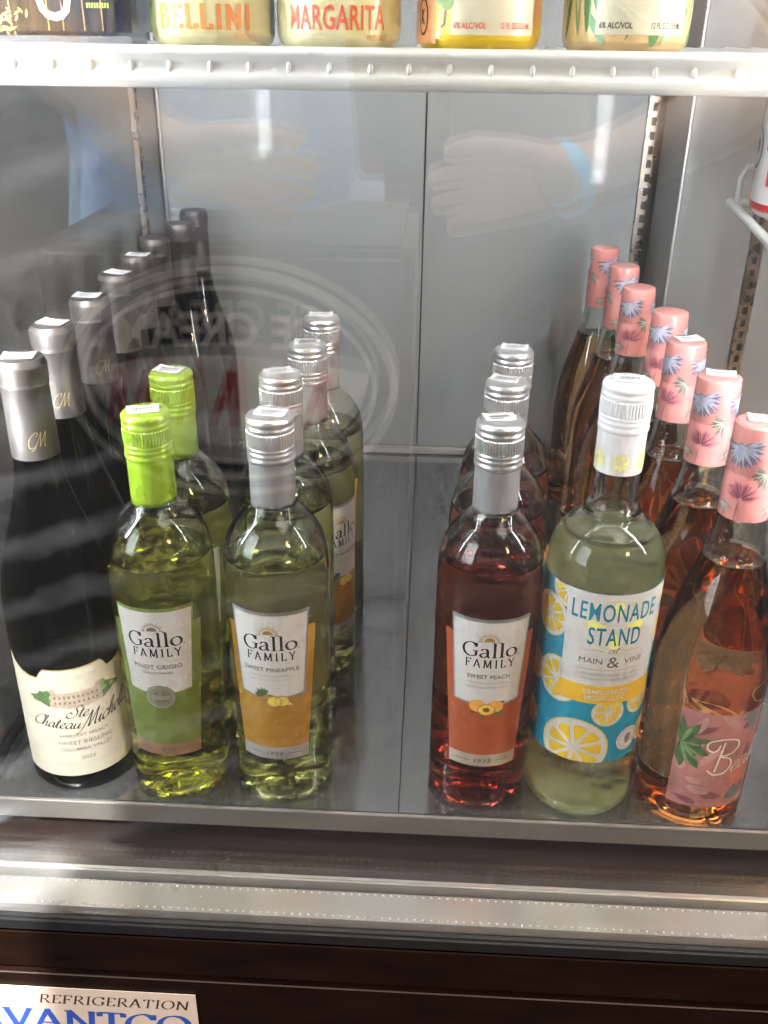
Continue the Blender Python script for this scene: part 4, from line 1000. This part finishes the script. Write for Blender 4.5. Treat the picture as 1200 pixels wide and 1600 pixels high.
c4 = can('green_can', 'green leafy can with cream panel and dark print on the upper shelf', .1040, .598, .0345, .122, 'can_tan')
P = Print()
for i in range(26):
    a = random.uniform(-.055, .06); P.add([leafp(a, random.uniform(.003, .06), R_(random.uniform(50, 130)), random.uniform(.015, .03), random.uniform(.003, .007), 8)])
P.build('cactus_print', 'can_green', c4, .0345, .00012)
P = Print()
for i in range(16):
    a = random.uniform(-.055, .06); P.add([leafp(a, random.uniform(.003, .05), R_(random.uniform(60, 120)), random.uniform(.012, .03), .0016, 6)])
P.build('cactus_highlight_print', 'leaf_l', c4, .0345, .0002)
Print().add([rect(-.0220, .0300, .0095, .095)]).build('cream_panel', 'can_panel', c4, .0345, .00030)
Print().add(text('6% ALC/VOL', -.0110, .0140, .0030, .0175, .015)).add(text('12 FL OZ/355 ML', .0170, .0140, .0030, .0190, .015)).build('panel_lettering', 'ink', c4, .0345, .0004)
for i, (x, lab_) in enumerate(((.0120, 'dark'), )):
    pass
pk = thing('shrink_wrapped_pack', 'dark brown shrink wrapped drinks pack with gold print on the upper shelf', 'drinks pack', (-.2180, .60, SZ), 0, 'drinks on the upper shelf')
bm = bmesh.new()
def pack_half(u): return .034
bmesh.ops.create_cube(bm, size=1)
for v in bm.verts: v.co = Vector((v.co.x*.104, v.co.y*.068, (v.co.z+.5)*.125+.0004))
bmesh.ops.bevel(bm, geom=bm.edges[:], offset=.007, segments=4, affect='EDGES')
link('wrap', finish(bm, 'wrap', 50), pk, 'pack_dark')
AX2 = dict(loc=(0, -.034, 0), axes=((1, 0, 0), (0, 0, 1), (0, -1, 0)))
Print().add(text('C', .0130, .0210, .0190, .0170, .03, 0, R_(90))).add([rect(.0060, .0220, .0330, .0370)]).build('large_letter', 'pack_ink', pk, off=.0002, **AX2)
P = Print()
for i in range(60): P.add([leafp(random.gauss(-.022, .008), abs(random.gauss(.004, .004))+.007, random.uniform(0, 6.28), random.uniform(.002, .005), .0016)])
for xx in (-.04, -.012, .0085, .0165, .028, .038): P.add([rect(xx, xx+.0007, .008, .06)])
P.build('gold_print', 'pack_gold', pk, off=.0002, **AX2)
Print().add([rect(.0305+.0014*i, .0314+.0014*i, .0190, .0215) for i in range(9)]).build('green_print', 'can_lime', pk, off=.0002, **AX2)
tray = thing('drinks_tray', 'clear glossy film tray edge under the wrapped pack at left', 'tray', (-.218, .60, .5080))
box('tray_lip', (-.0560, .0545, -.0385, -.0365, .0004, .0060), 'can_metal', tray, .0008)

# ---------------------------------------------------------------- small wire shelf and can in the right bay
s2 = thing('small_wire_shelf', 'tilted white wire shelf in the right bay below a red and white can', 'shelf', (0, 0, 0))
ra, rb = Vector((.288, .972, .3727)), Vector((.288, .760, .352))
tube('side_rail', [ra, ra.lerp(rb, .5), rb], .0042, 'white_coat', s2, 10)
tube('front_rail', [rb, rb+Vector((.40, 0, 0))], .0042, 'white_coat', s2, 10)
tube('rear_rail', [ra, ra+Vector((.40, 0, 0))], .0042, 'white_coat', s2, 10)
tube('guard_wire', [ra+Vector((.003, -.012, 0)), ra+Vector((.003, -.013, .024)), ra+Vector((.006, -.016, .034)), ra+Vector((.04, -.016, .036))], .0028, 'white_coat', s2, 8)
for i in range(15):
    o_ = Vector((.020+.025*i, 0, .0))
    tube('wire', [ra+o_, rb+o_], .0018, 'white_coat', s2, 6)
cn = thing('red_white_can', 'red and white can standing on the small shelf at the right edge', 'can', (.3200, .905, .3720))
cn.rotation_euler = (R_(5.5), 0, R_(-20))
rr_ = .0330
lathe('can_body', smooth_prof([(.024, .0005), (.028, .002), (.032, .007), (rr_, .012), (rr_, .05), (rr_, .11), (.030, .120), (.026, .123)], 3), 'can_white', cn, 56, 40)
Print().add([rect(-.1035, .1035, .0075, .0145)]).build('red_base_band', 'can_red', cn, lambda z: rr_-.0005 if z < .01 else rr_, .0003)
lathe('lid', [(.026, .123), (.0255, .1245), (.024, .122), (0, .1215)], 'can_metal', cn, 40)
P = Print()
for i in range(6):
    cx = -.085+i*.034
    P.add([[(cx-.012, .060), (cx-.004, .055), (cx+.006, .078), (cx+.014, .112), (cx+.004, .112), (cx-.004, .082)], rect(cx-.006, cx+.006, .030, .044)])
P.build('red_print', 'can_red', cn, rr_, .0003)
P = Print()
for i in range(6): P.add(ring(-.078+i*.034, .058, .0100, .0170, .0016, 30)).add([disc(-.078+i*.034, .060, .0026, .0060)])
P.build('black_print', 'ink', cn, rr_, .0005)

# ---------------------------------------------------------------- what the glass mirrors: freezer sign and the photographer
fz = thing('chest_freezer', 'low pale chest freezer with oval ice cream sign, mirrored in the door glass', 'freezer', (-.24, -.22, -.45))
box('cabinet', (-.222, .222, -.34, 0, .02, .745), 'fz_white', fz, .015)
K = .60
AX3 = dict(loc=(0, 0, .575), axes=((-K, 0, 0), (0, 0, K), (0, 1, 0)))
sg = Print().add([disc(0, 0, .345, .245, 64)]).build('sign_board', 'fz_light', fz, off=.002, **AX3)
Print().add([disc(0, 0, .328, .230, 64)]).build('sign_field', 'fz_navy', sg, off=.003, **AX3)
Print().add(ring(0, 0, .302, .208, .010, 64)).build('sign_ring', 'fz_light', sg, off=.004, **AX3)
Print().add([[(-.285, .035)]+[(.285*math.cos(math.pi+math.pi*i/30), .035+.205*math.sin(math.pi+math.pi*i/30)) for i in range(1, 30)]+[(.285, .035), (.15, .060), (0, .068), (-.15, .060)]]).build('sign_lower_field', 'fz_light', sg, off=.0045, **AX3)
Print().add(text('ICE CREAM', 0, .122, .072, .43, .03, bend=-.35)).build('sign_lettering', 'fz_light', sg, off=.0055, **AX3)
P = Print()
for xx, wv in ((-.21, .045), (-.12, .03), (-.02, .045), (.07, .03), (.15, .04), (.215, .03)):
    P.add([rect(xx, xx+wv*.6, -.085, .035), [(xx+wv*.6, .035), (xx+wv*1.5, -.085), (xx+wv*1.1, -.085), (xx+wv*.5, -.01)]])
P.build('sign_red_mark', 'fz_red', sg, off=.0055, **AX3)

pr = thing('person', 'person in long loose blue shirt photographing the cooler, seen mirrored in the glass', 'person', (-.31, -.64, -.45))
def skin_obj(name, pts, edges, radii, mt, parent, root=0, sub=2):
    me = bpy.data.meshes.new(name); me.from_pydata([Vector(p) for p in pts], edges, [])
    o = link(name, me, parent, mt)
    md = o.modifiers.new('skin', 'SKIN'); md.use_smooth_shade = True
    for v, r in zip(me.skin_vertices[0].data, radii): v.radius = (r, r) if not isinstance(r, tuple) else r
    for i, v in enumerate(me.skin_vertices[0].data): v.use_root = (i == root)
    s_ = o.modifiers.new('sub', 'SUBSURF'); s_.levels = sub; s_.render_levels = sub
    return o
# local frame: origin on the ground between the feet, +y towards the cooler
def wl_(x, y, z): return (x+.31, y+.64, z+.45)
bp = [(0, 0, .96), (0, .12, 1.08), (0, .24, 1.20), (0, .30, 1.27), (0, .34, 1.33), (0, .40, 1.40), (0, .43, 1.48),
      (.12, 0, .90), (.19, .03, .50), (.19, 0, .09), (.20, .13, .035),
      (-.12, 0, .90), (-.20, .03, .50), (-.20, 0, .09), (-.21, .13, .035),
      (.30, .29, 1.23), wl_(.340, -.16, .470), wl_(.150, -.03, .405), wl_(.080, .004, .398),
      (-.20, .29, 1.23), wl_(-.46, -.20, .540), wl_(-.265, -.03, .425), wl_(-.205, .004, .405)]
be = [(0, 1), (1, 2), (2, 3), (3, 4), (4, 5), (5, 6), (0, 7), (7, 8), (8, 9), (9, 10), (0, 11), (11, 12), (12, 13), (13, 14), (3, 15), (15, 16), (16, 17), (17, 18), (3, 19), (19, 20), (20, 21), (21, 22)]
brd = [.125, .13, .14, .09, .055, .085, .075, .085, .058, .042, .035, .085, .058, .042, .035, .06, .044, .030, .034, .06, .044, .030, .034]
skin_obj('body', bp, be, brd, 'skin', pr)
skin_obj('shirt', [(0, .03, .60), (0, .07, .95), (0, .18, 1.13), (0, .27, 1.26)], [(0, 1), (1, 2), (2, 3)], [.24, .225, .20, .15], 'shirt', pr)
for k_ in (15, 19):
    skin_obj('sleeve', [Vector((0, .27, 1.22)).lerp(Vector(bp[k_]), .35), bp[k_], Vector(bp[k_]).lerp(Vector(bp[k_+1]), .6)], [(0, 1), (1, 2)], [.10, .085, .068], 'shirt', pr)
skin_obj('jeans', [(0, 0, .98), (.12, 0, .88), (.19, .03, .50), (.19, 0, .10), (-.12, 0, .88), (-.20, .03, .50), (-.20, 0, .10)], [(0, 1), (1, 2), (2, 3), (0, 4), (4, 5), (5, 6)], [.15, .115, .082, .068, .115, .082, .068], 'denim', pr)
for sx_ in (-1, 1):
    skin_obj('shoe', [(sx_*.195, -.03, .045), (sx_*.20, .07, .045), (sx_*.205, .18, .035)], [(0, 1), (1, 2)], [.05, .052, .04], 'shoe', pr)
skin_obj('hair', [(0, .37, 1.46), (0, .40, 1.53), (0, .46, 1.555)], [(0, 1), (1, 2)], [.085, .095, .07], 'hair', pr)
# fingers laid across the back of the phone
for s_, px, zz in ((1, .080, .398), (-1, -.205, .405)):
    tipx = -.004 if s_ > 0 else -.098
    for k, (dz, ln) in enumerate(((.030, .86), (.010, 1.0), (-.010, .96), (-.028, .80))):
        x0, x1 = px-s_*.010, px+(tipx-px)*ln
        skin_obj('finger', [wl_(px+s_*.030, -.004, zz+dz*.42), wl_(x0, .004, zz+dz*.85), wl_((x0*.6+x1*.4), .019, zz+dz), wl_((x0*.25+x1*.75), .019, zz+dz*1.05-.003), wl_(x1, .014, zz+dz*1.05-.008)], [(0, 1), (1, 2), (2, 3), (3, 4)], [.019, .0135, .0112, .0102, .0082], 'skin', pr, 0, 2)
    skin_obj('thumb', [wl_(px, -.016, zz+.012), wl_(px-s_*.022, -.026, zz+.024), wl_(px-s_*.050, -.026, zz+.030)], [(0, 1), (1, 2)], [.014, .012, .009], 'skin', pr, 0, 2)
wbnd = thing('wrist_strap', 'bright blue strap round the wrist of the mirrored person', 'strap', wl_(0, 0, 0))
wbnd.location = (.118, -.013, .400)
wbnd.rotation_euler = (Vector(bp[17])-Vector(bp[16])).to_track_quat('Z', 'Y').to_euler()
lathe('strap_loop', [(.029, -.008), (.031, -.008), (.031, .008), (.029, .008), (.029, -.008)], 'band_cyan', wbnd, 40)
ph = thing('phone', 'black phone held in both hands of the mirrored person', 'phone', (0, 0, 0))
ph.matrix_world = Matrix.Translation(CAMPOS-fw*0.0015) @ m.to_3x3().to_4x4()
box('phone_body', (-.078, .010, -.152, .014, .0012, .0092), 'phone', ph, .0035)
lathe('lens_ring', [(.0055, .0), (.0075, .0), (.0075, .0014), (.0055, .0014), (.0055, 0)], 'can_metal', ph, 32)
